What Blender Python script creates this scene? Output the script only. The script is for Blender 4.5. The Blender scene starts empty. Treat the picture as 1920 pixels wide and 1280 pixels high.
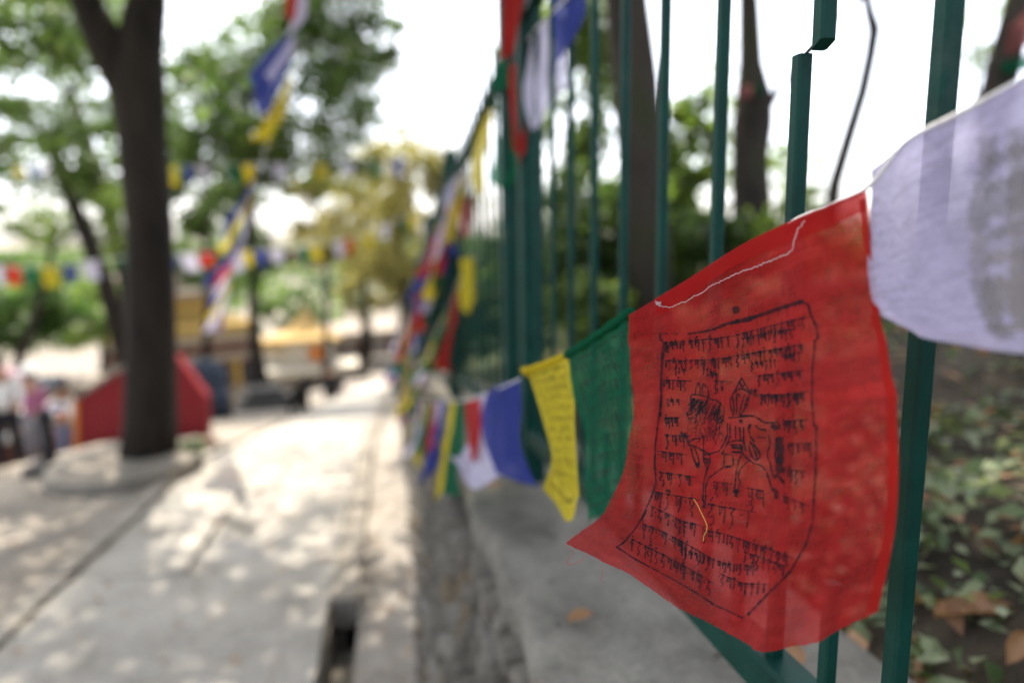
import bpy, math, random
import numpy as np
from mathutils import Vector, Matrix

R = math.radians
scene = bpy.context.scene
COL = scene.collection

# ------------------------------------------------------------------ camera, sky, sun, exposure
CAM = np.array([0.0, 0.0, 1.25])
YAW, PITCH, ROLL = R(10.2), R(-9.1), R(0.86)
FW = np.array([math.sin(YAW)*math.cos(PITCH), math.cos(YAW)*math.cos(PITCH), math.sin(PITCH)])
_r = np.array([math.cos(YAW), -math.sin(YAW), 0.0]); _u = np.cross(_r, FW)
RT = _r*math.cos(ROLL) - _u*math.sin(ROLL)
UP = _u*math.cos(ROLL) + _r*math.sin(ROLL)
cam_d = bpy.data.cameras.new('camera')
cam = bpy.data.objects.new('camera', cam_d); COL.objects.link(cam)
M = Matrix.Identity(4)
for i in range(3):
    M[i][0], M[i][1], M[i][2], M[i][3] = RT[i], UP[i], -FW[i], CAM[i]
cam.matrix_world = M
cam_d.sensor_width = 36.0; cam_d.lens = 24.0
cam_d.clip_start = 0.02; cam_d.clip_end = 6000
cam_d.dof.use_dof = True
cam_d.dof.focus_distance = 0.515
cam_d.dof.aperture_fstop = 2.0
cam_d.dof.aperture_blades = 0
scene.camera = cam

SUN_EL, SUN_AZ = R(60), R(-5)          # azimuth measured from +Y towards +X
w = bpy.data.worlds.new('World'); scene.world = w; w.use_nodes = True
nt = w.node_tree; nt.nodes.clear()
sky = nt.nodes.new('ShaderNodeTexSky'); sky.sky_type = 'NISHITA'; sky.sun_disc = False
sky.sun_elevation = SUN_EL; sky.sun_rotation = SUN_AZ
sky.air_density = 0.6; sky.dust_density = 3.0; sky.ozone_density = 1.0
bg = nt.nodes.new('ShaderNodeBackground'); bg.inputs['Strength'].default_value = 0.15
wo = nt.nodes.new('ShaderNodeOutputWorld')
hs_ = nt.nodes.new('ShaderNodeHueSaturation'); hs_.inputs['Saturation'].default_value = .45
nt.links.new(sky.outputs[0], hs_.inputs['Color']); nt.links.new(hs_.outputs[0], bg.inputs[0]); nt.links.new(bg.outputs[0], wo.inputs[0])
sun_d = bpy.data.lights.new('sun', 'SUN'); sun_d.energy = 2.4; sun_d.angle = R(0.53); sun_d.color = (1.0, 0.91, 0.78)
sun = bpy.data.objects.new('sun', sun_d); COL.objects.link(sun)
sdir = Vector((math.sin(SUN_AZ)*math.cos(SUN_EL), math.cos(SUN_AZ)*math.cos(SUN_EL), math.sin(SUN_EL)))
sun.rotation_euler = sdir.to_track_quat('Z', 'Y').to_euler(); sun.location = (0, 0, 30)
vs = scene.view_settings
scene.display_settings.display_device = 'sRGB'
vs.view_transform = 'Standard'; vs.look = 'None'; vs.gamma = 1.0; vs.exposure = 2.2
try: vs.use_curve_mapping = False
except Exception: pass
cy = scene.cycles
scene.render.engine = 'CYCLES'
cy.use_denoising = True
try: cy.denoiser = 'OPENIMAGEDENOISE'
except Exception: pass
cy.max_bounces = 8; cy.diffuse_bounces = 4; cy.glossy_bounces = 2; cy.transmission_bounces = 4
cy.transparent_max_bounces = 12; cy.caustics_reflective = False; cy.caustics_refractive = False
cy.sample_clamp_indirect = 6.0

# ------------------------------------------------------------------ geometry helpers
def ray(x, y): return FW + RT*(x-960)/1280 + UP*(640-y)/1280
def unp(x, y, d): return CAM + ray(x, y)*d
def proj(P):
    P = np.asarray(P, float) - CAM
    wz = P @ FW
    return np.stack([960+1280*(P @ RT)/wz, 640-1280*(P @ UP)/wz], -1)

def zg(Y):
    Y = float(Y)
    if Y < 4: s = .07*Y
    elif Y < 6: s = .28+.07*(Y-4)+.0325*(Y-4)**2
    elif Y < 44: s = .55+.2*(Y-6)
    elif Y < 48: s = 8.15+.2*(Y-44)-.025*(Y-44)**2
    else: s = 8.55
    return -s
def lat(X):                        # the ground falls away to the left of the path
    return -.25*max(0.0, -X-3.0) if X > -9 else -1.5
def gz(X, Y): return zg(Y) + lat(X)*min(1.0, max(0.0, (Y-2)/4))
def drop(Y):                       # the wall gets lower over the first metres
    t = min(1.0, max(0.0, (Y-1.0)/3.6)); return .17*t*t*(3-2*t)
def cop(Y): return zg(Y)+.73-drop(Y)
def hit(x, y, f=gz):
    d = ray(x, y); t = .05
    while t < 400:
        p = CAM+d*t
        if p[2] < f(p[0], p[1]): return p
        t *= 1.004
    return CAM+d*400

class MB:
    def __init__(s): s.v = []; s.f = []; s.uv = None
    def box(s, c, size, rz=0, taper=1.0):
        hx, hy, hz = size[0]/2, size[1]/2, size[2]/2
        ca, sa = math.cos(rz), math.sin(rz); n = len(s.v)
        for (x, y, z) in ((-1,-1,-1),(1,-1,-1),(1,1,-1),(-1,1,-1),(-1,-1,1),(1,-1,1),(1,1,1),(-1,1,1)):
            k = taper if z > 0 else 1
            X, Y = x*hx*k, y*hy*k
            s.v.append((c[0]+X*ca-Y*sa, c[1]+X*sa+Y*ca, c[2]+z*hz))
        for q in ((0,3,2,1),(4,5,6,7),(0,1,5,4),(1,2,6,5),(2,3,7,6),(3,0,4,7)): s.f.append(tuple(n+i for i in q))
        return s
    def tube(s, pts, rad, sides=10, cap=True, wob=0, seed=0):
        rg = random.Random(seed)
        pts = [Vector(p) for p in pts]; n0 = len(s.v)
        if not hasattr(rad, '__len__'): rad = [rad]*len(pts)
        ref = Vector((0.31, .95, .05))
        for i, p in enumerate(pts):
            a = pts[max(i-1, 0)]; b = pts[min(i+1, len(pts)-1)]
            t = (b-a)
            t = t.normalized() if t.length > 1e-9 else Vector((0, 0, 1))
            if abs(t.dot(ref)) > .93: ref = Vector((.9, .1, .42))
            x = (ref - t*ref.dot(t)).normalized(); y = t.cross(x)
            ref = x
            for k in range(sides):
                an = 2*math.pi*k/sides; rr = rad[i]*(1+rg.uniform(-wob, wob))
                s.v.append(tuple(p + x*math.cos(an)*rr + y*math.sin(an)*rr))
        for i in range(len(pts)-1):
            for k in range(sides):
                a = n0+i*sides+k; b = n0+i*sides+(k+1) % sides
                s.f.append((a, b, b+sides, a+sides))
        if cap:
            s.f.append(tuple(n0+k for k in reversed(range(sides))))
            s.f.append(tuple(n0+(len(pts)-1)*sides+k for k in range(sides)))
        return s
    def lathe(s, c, prof, sides=24, rz=0):
        n0 = len(s.v)
        for (r, z) in prof:
            for k in range(sides):
                an = 2*math.pi*k/sides+rz
                s.v.append((c[0]+r*math.cos(an), c[1]+r*math.sin(an), c[2]+z))
        for i in range(len(prof)-1):
            for k in range(sides):
                a = n0+i*sides+k; b = n0+i*sides+(k+1) % sides
                s.f.append((a, b, b+sides, a+sides))
        s.f.append(tuple(n0+k for k in reversed(range(sides))))
        s.f.append(tuple(n0+(len(prof)-1)*sides+k for k in range(sides)))
        return s
    def prism(s, poly, off):                     # poly: 3D outline, off: 3D thickness vector
        n0 = len(s.v); n = len(poly); off = np.asarray(off)
        s.v += [tuple(p) for p in poly]; s.v += [tuple(np.asarray(p)+off) for p in poly]
        s.f.append(tuple(n0+i for i in range(n))); s.f.append(tuple(n0+n+i for i in reversed(range(n))))
        for i in range(n):
            j = (i+1) % n; s.f.append((n0+i, n0+n+i, n0+n+j, n0+j))
        return s
    def grid(s, P):
        P = np.asarray(P); a, b = P.shape[:2]; n0 = len(s.v)
        s.v += [tuple(p) for p in P.reshape(-1, 3)]
        for i in range(a-1):
            for j in range(b-1):
                k = n0+i*b+j; s.f.append((k, k+b, k+b+1, k+1))
        return s
    def ball(s, c, r, seg=10, rings=7):
        if not hasattr(r, '__len__'): r = (r, r, r)
        prof = []; n0 = len(s.v)
        s.v.append((c[0], c[1], c[2]-r[2]))
        for i in range(1, rings):
            t = math.pi*i/rings
            for k in range(seg):
                a = 2*math.pi*k/seg
                s.v.append((c[0]+r[0]*math.sin(t)*math.cos(a), c[1]+r[1]*math.sin(t)*math.sin(a), c[2]-r[2]*math.cos(t)))
        s.v.append((c[0], c[1], c[2]+r[2])); e = len(s.v)-1
        for k in range(seg):
            s.f.append((n0, n0+1+(k+1) % seg, n0+1+k)); s.f.append((e, e-seg+k, e-seg+(k+1) % seg))
        for i in range(rings-2):
            for k in range(seg):
                a = n0+1+i*seg+k; b = n0+1+i*seg+(k+1) % seg
                s.f.append((a, b, b+seg, a+seg))
        return s
    def mesh(s, name, mat, smooth=False):
        me = bpy.data.meshes.new(name); me.from_pydata(s.v, [], s.f); me.update()
        if mat: me.materials.append(mat)
        if smooth: me.polygons.foreach_set('use_smooth', [True]*len(me.polygons))
        return me
    def build(s, name, mat, parent=None, smooth=False):
        o = bpy.data.objects.new(name, s.mesh(name, mat, smooth)); COL.objects.link(o)
        if parent: attach(o, parent)
        return o

def attach(o, parent):
    """parent o to a thing while its mesh stays in world coordinates"""
    o.parent = parent
    bpy_m = parent_world(parent).inverted()
    o.matrix_parent_inverse = bpy_m
WORLD = {}
def parent_world(p):
    return WORLD.get(p.name, Matrix.Identity(4))
def thing(name, loc, label, cat, group=None):
    o = bpy.data.objects.new(name, None); COL.objects.link(o)
    o.location = Vector([float(c) for c in loc]); o.empty_display_size = .1
    WORLD[o.name] = Matrix.Translation(o.location)
    return tag(o, label, cat, group)
def tag(o, label=None, cat=None, group=None, kind=None):
    if label: o['label'] = label
    if cat: o['category'] = cat
    if group: o['group'] = group
    if kind: o['kind'] = kind
    return o

# ------------------------------------------------------------------ material helpers
def newmat(name):
    m = bpy.data.materials.new(name); m.use_nodes = True
    n = m.node_tree; n.nodes.clear()
    out = n.nodes.new('ShaderNodeOutputMaterial')
    return m, n, out
def node(n, t, **kw):
    x = n.nodes.new(t)
    for k, v in kw.items(): setattr(x, k, v)
    return x
def noise(n, scale, detail=4, rough=.55, vec=None, stretch=None):
    tc = node(n, 'ShaderNodeTexCoord'); src = tc.outputs['Object']
    if vec is not None: src = vec
    if stretch:
        mp = node(n, 'ShaderNodeMapping'); mp.inputs['Scale'].default_value = stretch
        n.links.new(src, mp.inputs[0]); src = mp.outputs[0]
    t = node(n, 'ShaderNodeTexNoise'); t.inputs['Scale'].default_value = scale
    t.inputs['Detail'].default_value = detail; t.inputs['Roughness'].default_value = rough
    n.links.new(src, t.inputs['Vector']); return t.outputs['Fac']
def ramp(n, fac, stops):
    r = node(n, 'ShaderNodeValToRGB'); e = r.color_ramp.elements
    while len(e) < len(stops): e.new(.5)
    for i, (p, c) in enumerate(stops):
        e[i].position = p; e[i].color = (c[0], c[1], c[2], 1)
    n.links.new(fac, r.inputs[0]); return r.outputs[0]
def mixc(n, fac, a, b, mode='MIX'):
    m = node(n, 'ShaderNodeMixRGB', blend_type=mode)
    for i, v in enumerate((fac, a, b)):
        if isinstance(v, (int, float)): m.inputs[i].default_value = v
        elif isinstance(v, tuple): m.inputs[i].default_value = (*v, 1)
        else: n.links.new(v, m.inputs[i])
    return m.outputs[0]
def bump(n, fac, strength=.3, dist=.01):
    b = node(n, 'ShaderNodeBump'); b.inputs['Strength'].default_value = strength; b.inputs['Distance'].default_value = dist
    n.links.new(fac, b.inputs['Height']); return b.outputs[0]

def mottled(name, c1, c2, scale=3, rough=.85, c3=None, fine=40, bs=.3, bd=.01, spec=.3, stretch=None):
    m, n, out = newmat(name)
    a = noise(n, scale, 6, .6, stretch=stretch); f = noise(n, fine, 4, .6)
    col = ramp(n, a, [(.3, c1), (.7, c2)] if c3 is None else [(.28, c1), (.5, c2), (.72, c3)])
    g = ramp(n, f, [(.25, (.7, .7, .7)), (.75, (1.25, 1.25, 1.25))])
    col = mixc(n, .8, col, g, 'MULTIPLY')
    p = node(n, 'ShaderNodeBsdfPrincipled'); p.inputs['Roughness'].default_value = rough
    p.inputs['Specular IOR Level'].default_value = spec
    n.links.new(col, p.inputs['Base Color'])
    n.links.new(bump(n, f, bs, bd), p.inputs['Normal'])
    n.links.new(p.outputs[0], out.inputs[0]); return m

def leafmat(name, c1, c2, c3, trans=.45):
    m, n, out = newmat(name)
    ge = node(n, 'ShaderNodeNewGeometry')
    nz = noise(n, .9, 2)
    ad = node(n, 'ShaderNodeMath', operation='MULTIPLY_ADD'); ad.inputs[1].default_value = .55
    n.links.new(ge.outputs['Random Per Island'], ad.inputs[0])
    sc = node(n, 'ShaderNodeMath', operation='MULTIPLY'); sc.inputs[1].default_value = .5
    n.links.new(nz, sc.inputs[0]); n.links.new(sc.outputs[0], ad.inputs[2])
    col = ramp(n, ad.outputs[0], [(.2, c1), (.5, c2), (.85, c3)])
    d = node(n, 'ShaderNodeBsdfPrincipled'); d.inputs['Roughness'].default_value = .5
    d.inputs['Specular IOR Level'].default_value = .35
    n.links.new(col, d.inputs['Base Color'])
    t = node(n, 'ShaderNodeBsdfTranslucent')
    n.links.new(mixc(n, 1.0, col, (1.7, 1.8, .95), 'MULTIPLY'), t.inputs[0])
    mx = node(n, 'ShaderNodeMixShader'); mx.inputs[0].default_value = trans
    n.links.new(d.outputs[0], mx.inputs[1]); n.links.new(t.outputs[0], mx.inputs[2])
    n.links.new(mx.outputs[0], out.inputs[0]); return m

def clothmat(name, c, trans=.45, clear=.12, weave=True, fine=70):
    m, n, out = newmat(name)
    tc = node(n, 'ShaderNodeTexCoord'); uv = tc.outputs['UV']
    streak = noise(n, 5, 5, .65, vec=uv, stretch=(1.2, 6, 1))
    blot = noise(n, 3.5, 5, .62, vec=uv)
    slub = noise(n, 60, 3, .6, vec=uv, stretch=(.35, 3.2, 1))
    slub2 = noise(n, 60, 3, .6, vec=uv, stretch=(3.2, .3, 1))
    dark = tuple(x*.78 for x in c); lite = tuple(min(1, x*1.15+.012) for x in c)
    col = ramp(n, streak, [(.3, dark), (.55, c), (.75, lite)])
    col = mixc(n, 1.0, col, ramp(n, slub, [(.3, (.82,)*3), (.7, (1.15,)*3)]), 'MULTIPLY')
    col = mixc(n, 1.0, col, ramp(n, slub2, [(.3, (.84,)*3), (.7, (1.14,)*3)]), 'MULTIPLY')
    d = node(n, 'ShaderNodeBsdfDiffuse'); d.inputs['Roughness'].default_value = .6
    t = node(n, 'ShaderNodeBsdfTranslucent')
    n.links.new(col, d.inputs[0]); n.links.new(col, t.inputs[0])
    bp = bump(n, slub, .3, .0012)
    n.links.new(bp, d.inputs['Normal'])
    mx = node(n, 'ShaderNodeMixShader'); mx.inputs[0].default_value = trans
    n.links.new(d.outputs[0], mx.inputs[1]); n.links.new(t.outputs[0], mx.inputs[2])
    tr = node(n, 'ShaderNodeBsdfTransparent'); tr.inputs[0].default_value = (*[min(1, .55+.45*x/max(c)) for x in c], 1)
    r2 = node(n, 'ShaderNodeMapRange'); r2.inputs['From Min'].default_value = .32; r2.inputs['From Max'].default_value = .68
    r2.inputs['To Min'].default_value = clear*.35; r2.inputs['To Max'].default_value = clear*1.9
    n.links.new(mixc(n, .35, blot, slub), r2.inputs[0])
    m2 = node(n, 'ShaderNodeMixShader'); n.links.new(r2.outputs[0], m2.inputs[0])
    n.links.new(mx.outputs[0], m2.inputs[1]); n.links.new(tr.outputs[0], m2.inputs[2])
    n.links.new(m2.outputs[0], out.inputs[0]); return m

def inkmat(name, c, clear=.25, sc=160):
    m, n, out = newmat(name)
    d = node(n, 'ShaderNodeBsdfDiffuse'); d.inputs[0].default_value = (*c, 1)
    tr = node(n, 'ShaderNodeBsdfTransparent')
    f = noise(n, sc, 3)
    r2 = node(n, 'ShaderNodeMapRange'); r2.inputs['From Min'].default_value = .35; r2.inputs['From Max'].default_value = .7
    r2.inputs['To Min'].default_value = clear*.3; r2.inputs['To Max'].default_value = clear*2
    n.links.new(f, r2.inputs[0])
    mx = node(n, 'ShaderNodeMixShader'); n.links.new(r2.outputs[0], mx.inputs[0])
    n.links.new(d.outputs[0], mx.inputs[1]); n.links.new(tr.outputs[0], mx.inputs[2])
    n.links.new(mx.outputs[0], out.inputs[0]); return m

def paint(name, c, rough=.4, bs=.05, var=.25):
    m, n, out = newmat(name)
    f = noise(n, 25, 5, .6); g = noise(n, 300, 2)
    col = mixc(n, 1.0, c, ramp(n, f, [(.3, (1-var,)*3), (.7, (1+var,)*3)]), 'MULTIPLY')
    p = node(n, 'ShaderNodeBsdfPrincipled'); p.inputs['Roughness'].default_value = rough; p.inputs['Specular IOR Level'].default_value = .12
    n.links.new(col, p.inputs['Base Color']); n.links.new(bump(n, g, bs, .001), p.inputs['Normal'])
    n.links.new(p.outputs[0], out.inputs[0]); return m

MT = dict(
    concrete=mottled('concrete', (.19, .174, .147), (.31, .288, .25), 2.6, .9, (.39, .362, .312), 60, .35, .004),
    ground=mottled('dusty_ground', (.13, .113, .09), (.215, .19, .158), 1.8, .95, (.29, .26, .215), 30, .4, .01, .1),
    kerb=mottled('kerb_stone', (.17, .15, .12), (.30, .27, .225), 6, .9, None, 60, .5, .006),
    gutter=mottled('gutter_cement', (.2, .175, .145), (.36, .33, .29), 3, .95, None, 30, .5, .008),
    soil=mottled('soil', (.018, .014, .009), (.042, .032, .021), 3, .95, (.075, .058, .04), 22, .8, .03),
    coping=mottled('coping_cement', (.085, .078, .064), (.165, .153, .128), 7, .9, (.235, .22, .185), 90, .9, .006),
    mortar=mottled('mortar', (.045, .04, .033), (.10, .09, .075), 8, .95, None, 60, .6, .006),
    stone_a=mottled('grey_stone', (.085, .077, .063), (.185, .168, .138), 7, .9, None, 50, .7, .006),
    stone_b=mottled('brown_stone', (.11, .085, .055), (.19, .15, .10), 7, .9, None, 50, .7, .006),
    stone_c=mottled('pale_stone', (.16, .148, .125), (.26, .24, .205), 7, .9, None, 50, .7, .006),
    green=None,
    bark=mottled('bark', (.010, .0075, .005), (.03, .022, .0145), 9, .95, None, 40, 1.0, .02, stretch=(1, 1, .25)),
    bark2=mottled('mossy_bark', (.02, .016, .012), (.05, .04, .03), 6, .95, (.035, .042, .016), 40, 1.0, .015, stretch=(1, 1, .4)),
    red_wall=paint('red_wall_paint', (.17, .016, .018), .75, .2, .2),
    ochre=paint('ochre_wall', (.34, .23, .07), .8, .2, .2),
    cream=paint('cream_band', (.24, .20, .155), .8, .2, .15),
    brownwood=paint('brown_timber', (.09, .035, .022), .7, .2, .3),
    gold=paint('gilded_roof', (.34, .23, .09), .9, .1, .15),
    whitewash=paint('whitewash', (.27, .25, .21), .85, .2, .1),
    shrinewall=paint('shrine_plaster', (.50, .46, .37), .85, .2, .1),
    orange=paint('orange_door', (.48, .15, .02), .6, .1, .2),
    tarp=paint('blue_grey_tarpaulin', (.035, .047, .065), .6, .3, .3),
    dark=paint('dark_iron', (.02, .02, .022), .55, .2, .3),
    basest=mottled('dark_base_stone', (.05, .046, .042), (.11, .10, .09), 8, .9, None, 60, .5, .005),
    pink=paint('pink_brick_house', (.30, .165, .13), .9, .2, .2),
    greyhouse=paint('grey_house', (.27, .26, .25), .9, .2, .15),
    window=paint('window_glass', (.03, .035, .045), .15, 0, .1),
    skin=paint('skin', (.34, .19, .12), .6, .1, .1),
    hair=paint('dark_hair', (.012, .01, .009), .6, .1, .2),
    rope=mottled('white_cord', (.5, .49, .47), (.7, .69, .67), 40, .9, None, 200, .5, .002),
    thread=paint('white_thread', (.50, .42, .42), .9, .1, .1),
    redthread=paint('red_thread', (.5, .03, .03), .9, .1, .1),
    straw=paint('dry_straw', (.65, .36, .08), .7, .1, .1),
    rail_d=None, hill=mottled('far_hill', (.06, .085, .04), (.13, .14, .075), .02, .95, (.2, .19, .13), .2, .2, .01),
    leaf=leafmat('green_leaf', (.024, .044, .014), (.056, .096, .028), (.115, .165, .05)),
    leaf_d=leafmat('dark_green_leaf', (.018, .042, .011), (.042, .09, .018), (.08, .14, .03), .45),
    leaf_o=leafmat('olive_leaf', (.085, .08, .032), (.165, .145, .055), (.26, .215, .095), .5),
    leaf_y=leafmat('light_green_leaf', (.05, .085, .02), (.115, .17, .04), (.2, .25, .08), .5),
    cover=leafmat('ground_cover_leaf', (.03, .06, .018), (.11, .15, .06), (.32, .35, .22), .3),
    dry=leafmat('dry_leaf', (.14, .065, .03), (.28, .14, .065), (.42, .25, .13), .25),
)
def railpaint():
    m, n, out = newmat('green_paint')
    f = noise(n, 22, 5, .6); g = noise(n, 420, 2); r_ = noise(n, 55, 6, .7)
    col = mixc(n, 1.0, (.002, .036, .027), ramp(n, f, [(.3, (.75,)*3), (.7, (1.3,)*3)]), 'MULTIPLY')
    col = mixc(n, ramp(n, r_, [(.66, (0, 0, 0)), (.70, (1, 1, 1))]), col, (.07, .035, .02))
    col = mixc(n, ramp(n, noise(n, 9, 6, .7), [(.55, (0, 0, 0)), (.8, (.35,)*3)]), col, (.09, .10, .085))
    p = node(n, 'ShaderNodeBsdfPrincipled'); p.inputs['Roughness'].default_value = .5; p.inputs['Specular IOR Level'].default_value = .16
    n.links.new(col, p.inputs['Base Color']); n.links.new(bump(n, mixc(n, .5, g, r_), .25, .0008), p.inputs['Normal'])
    n.links.new(p.outputs[0], out.inputs[0]); return m
MT['green'] = railpaint()
CC = dict(red=(.44, .028, .022), green=(.012, .11, .055), yellow=(.60, .48, .035), blue=(.045, .058, .24), white=(.62, .58, .72), orange=(.75, .25, .04))
FM = {k: clothmat(k+'_cloth', c) for k, c in CC.items()}
FM['red_near'] = clothmat('thin_red_cloth', (.47, .027, .027), .45, .31)
FM['white_near'] = clothmat('thin_white_cloth', (.46, .42, .57), .45, .05, False)
FM['faded'] = clothmat('faded_red_cloth', (.30, .12, .11), .4, .1)
INK = inkmat('black_ink', (.014, .013, .016), .26)
INK2 = inkmat('faded_ink', (.035, .035, .035), .55); INK3 = inkmat('grey_ink', (.17, .16, .165), .55, 14)

# ================================================================== SETTING
rnd = random.Random(7); nrg = np.random.default_rng(11)
# one ground sheet out to the horizon
xs = [-2500, -1200, -600, -300, -150, -80, -45, -28, -18, -13, -10, -9, -8, -7, -6, -5.2, -4.6, -4, -3.5, -3, -2.6, -2.2, -1.9, -1.6, -1.5, -1.42, -.272, -.268, .552, .556, 1.2, 2, 4, 8, 14, 25, 45, 90, 180, 400, 900, 2500]
ys = [-30, -12, -5, -2, -1, 0, .6, 1.2, 1.8, 2.4, 3, 3.5, 4, 4.4, 4.8, 5.2, 5.6, 6, 6.5, 7, 8, 9, 10, 11, 12, 13, 13.98, 14.02, 16, 19, 23, 28, 34, 40, 44, 46, 48, 60, 90, 130, 180, 240, 330, 480, 800, 1500, 3000]
def far_z(X, Y):
    z = gz(X, Y)
    if Y > 60:
        t = min(1, (Y-60)/330); z += 4.2*t*t*(3-2*t)*(1+.25*math.sin(X*.012+1))
    return z
P = np.zeros((len(ys), len(xs), 3))
for i, y in enumerate(ys):
    for j, x in enumerate(xs):
        z = far_z(x, y) if y > -5 else gz(x, -5)+.02*(-5-y)*0
        if -.27 < x < .554 and y < 14: z = zg(y)-.55
        elif -1.45 < x <= -.27 and y < 44: z -= .09
        elif x >= .554 and y < 60: z -= .3
        P[i, j] = (x, y, z)
g = MB().grid(P[:, ::-1]).build('ground', MT['ground']); tag(g, kind='structure')

# path of concrete slabs
def strip(x0, x1, y0, y1, ztop, th, nx=3, ny=4, jit=0.0):
    mb = MB(); nx += 1; ny += 1
    G = np.zeros((ny, nx, 3))
    for i in range(ny):
        for j in range(nx):
            y = y0+(y1-y0)*i/(ny-1); x = x0+(x1-x0)*j/(nx-1)
            G[i, j] = (x+rnd.uniform(-jit, jit), y+rnd.uniform(-jit, jit), zg(y)+ztop+rnd.uniform(-jit, jit)*.5)
    mb.grid(G[:, ::-1])
    rim = [G[0, j] for j in range(nx)]+[G[i, nx-1] for i in range(1, ny)]+[G[ny-1, j] for j in range(nx-2, -1, -1)]+[G[i, 0] for i in range(ny-2, 0, -1)]
    n0 = len(mb.v); n = len(rim)
    mb.v += [tuple(p) for p in rim]+[(p[0], p[1], p[2]-th) for p in rim]
    for i in range(n):
        j = (i+1) % n; mb.f.append((n0+i, n0+n+i, n0+n+j, n0+j))
    return mb
bed = strip(-1.41, -.275, -1.2, 44, -.055, .06, 2, 60).build('path', MT['kerb']); tag(bed, kind='structure')
yy = -1.1; k = 0
while yy < 20:
    L = rnd.uniform(1.15, 1.75)
    mid = rnd.choice([None, -.85])
    if k % 2 == 0 or yy > 9:
        strip(-1.40, -.285, yy, yy+L-.02, rnd.uniform(-.006, .006), .07, 3, 4, .004).build('paving_slab', MT['concrete'], bed)
    else:
        c = rnd.uniform(-1.0, -.75)
        strip(-1.40, c-.01, yy, yy+L-.02, rnd.uniform(-.008, .008), .07, 2, 4, .004).build('paving_slab', MT['concrete'], bed)
        strip(c+.01, -.285, yy, yy+L-.02, rnd.uniform(-.008, .008), .07, 2, 4, .004).build('paving_slab', MT['concrete'], bed)
    yy += L; k += 1
strip(-1.40, -.285, yy, 43.9, 0, .05, 2, 30).build('far_paving', MT['concrete'], bed)
# kerb row on the far side of the path and the kerb of the gutter
kb = strip(-1.51, -1.41, -1.0, 9.0, -.02, .1, 1, 24).build('kerb', MT['kerb']); tag(kb, kind='structure')
yy = -.9
while yy < 8.9:
    L = rnd.uniform(.42, .6)
    strip(-1.505, -1.412, yy, yy+L-.015, .028+rnd.uniform(-.008, .01), .11, 1, 2, .006).build('kerb_stone', MT['kerb'], kb); yy += L
gt = strip(-.17, .12, -1.0, 14, -.05, .1, 3, 40, .006).build('gutter', MT['gutter']); tag(gt, kind='structure')
strip(-.30, -.165, -1.0, 2.56, -.2, .1, 1, 6).build('drain_floor', MT['kerb'], gt)
yy = 2.57
while yy < 13.8:
    L = rnd.uniform(.5, .8)
    strip(-.272, -.172, yy, yy+L-.012, .012+rnd.uniform(-.008, .01), .12, 1, 2, .005).build('gutter_kerb_stone', MT['kerb'], gt); yy += L

# bank behind the fence
BX = [.55, .62, .7, .85, 1.0, 1.2, 1.45, 1.7, 2, 2.4, 2.8, 3.3, 4, 5, 6.5, 9, 14, 25]
BY = list(np.arange(-3, 8, .25))+list(np.arange(8, 20, .6))+[22, 25, 30, 36, 44, 52, 58]
def bank_z(X, Y):
    t = X-.62
    z = cop(Y)-.06 + (.30*min(t, 3.6) if t > 0 else 0) + .06*max(0, t-3.6)
    z += .035*math.sin(X*5.1+Y*3.3)+.03*math.sin(Y*4.7-X*2.2+1)+.02*math.sin(X*11+Y*9)
    if t < .15: z = min(z, cop(Y)-.05)
    return z
P = np.array([[(x, y, bank_z(x, y)+rnd.uniform(-.012, .012)) for x in BX] for y in BY])
bank = MB().grid(P[:, ::-1]).build('bank', MT['soil'], smooth=True); tag(bank, kind='structure')

# ------------------------------------------------------------------ rubble stone wall with cement coping
wall = thing('stone_wall', (.2, 3, zg(3)), 'long low rubble stone wall with grey cement coping under the green fence', 'wall')
WX = lambda h: .205-.125*(1-h/.67)            # face line: battered
ysw = list(np.linspace(-1, 14, 61))
core = MB()
G = np.zeros((len(ysw), 4, 3))
for i, y in enumerate(ysw):
    z = zg(y); c_ = cop(y)-.07; G[i] = [(.105, y, z-.2), (.228, y, c_), (.60, y, c_), (.62, y, z-.2)]
core.grid(G)
core.build('mortar_core', MT['mortar'], wall)
# coping with a rough broken front edge
ysc = np.arange(-1, 14.01, .045)
prof = [(.185, .645), (.176, .70), (.190, .728), (.26, .73), (.36, .733), (.47, .73), (.58, .728), (.645, .715), (.665, .68), (.66, .60)]
G = np.zeros((len(ysc), len(prof), 3))
for i, y in enumerate(ysc):
    e = .005*math.sin(y*7.3)+.004*math.sin(y*19.1+2)+rnd.uniform(-.006, .006)
    for j, (x, h) in enumerate(prof):
        a = 1.0 if j < 3 else (.6 if j > 6 else .06)
        G[i, j] = (x+e*a, y, cop(y)-.73+h+rnd.uniform(-.004, .004)+(e*.25 if j < 3 else 0))
MB().grid(G).build('coping', MT['coping'], wall, smooth=True)
# stones: eight shared shapes, one object for each stone in the near stretch
def stone_mesh(i, mat):
    rg = random.Random(100+i); mb = MB()
    n = 4; ring = []
    outline = [(-.5, -.32), (-.34, -.5), (.3, -.5), (.5, -.3), (.5, .28), (.33, .5), (-.3, .5), (-.5, .34)]
    outline = [(a+rg.uniform(-.07, .07), b+rg.uniform(-.07, .07)) for a, b in outline]
    m = len(outline)
    for (dx, s) in ((.55, .96), (-.25, 1.0), (-.5, .74)):
        for (a, b) in outline: mb.v.append((dx+rg.uniform(-.07, .07), a*s, b*s))
    mb.v.append((-.58, 0, 0))
    for L in range(2):
        for q in range(m):
            a = L*m+q; b = L*m+(q+1) % m; mb.f.append((a, a+m, b+m, b))
    for q in range(m): mb.f.append((2*m+q, 3*m, 2*m+(q+1) % m))
    return mb.mesh('stone', mat)
SM = [stone_mesh(i, MT[('stone_a', 'stone_a', 'stone_c', 'stone_a', 'stone_a', 'stone_b')[i % 6]]) for i in range(12)]
far = MB(); cnt = 0
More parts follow.
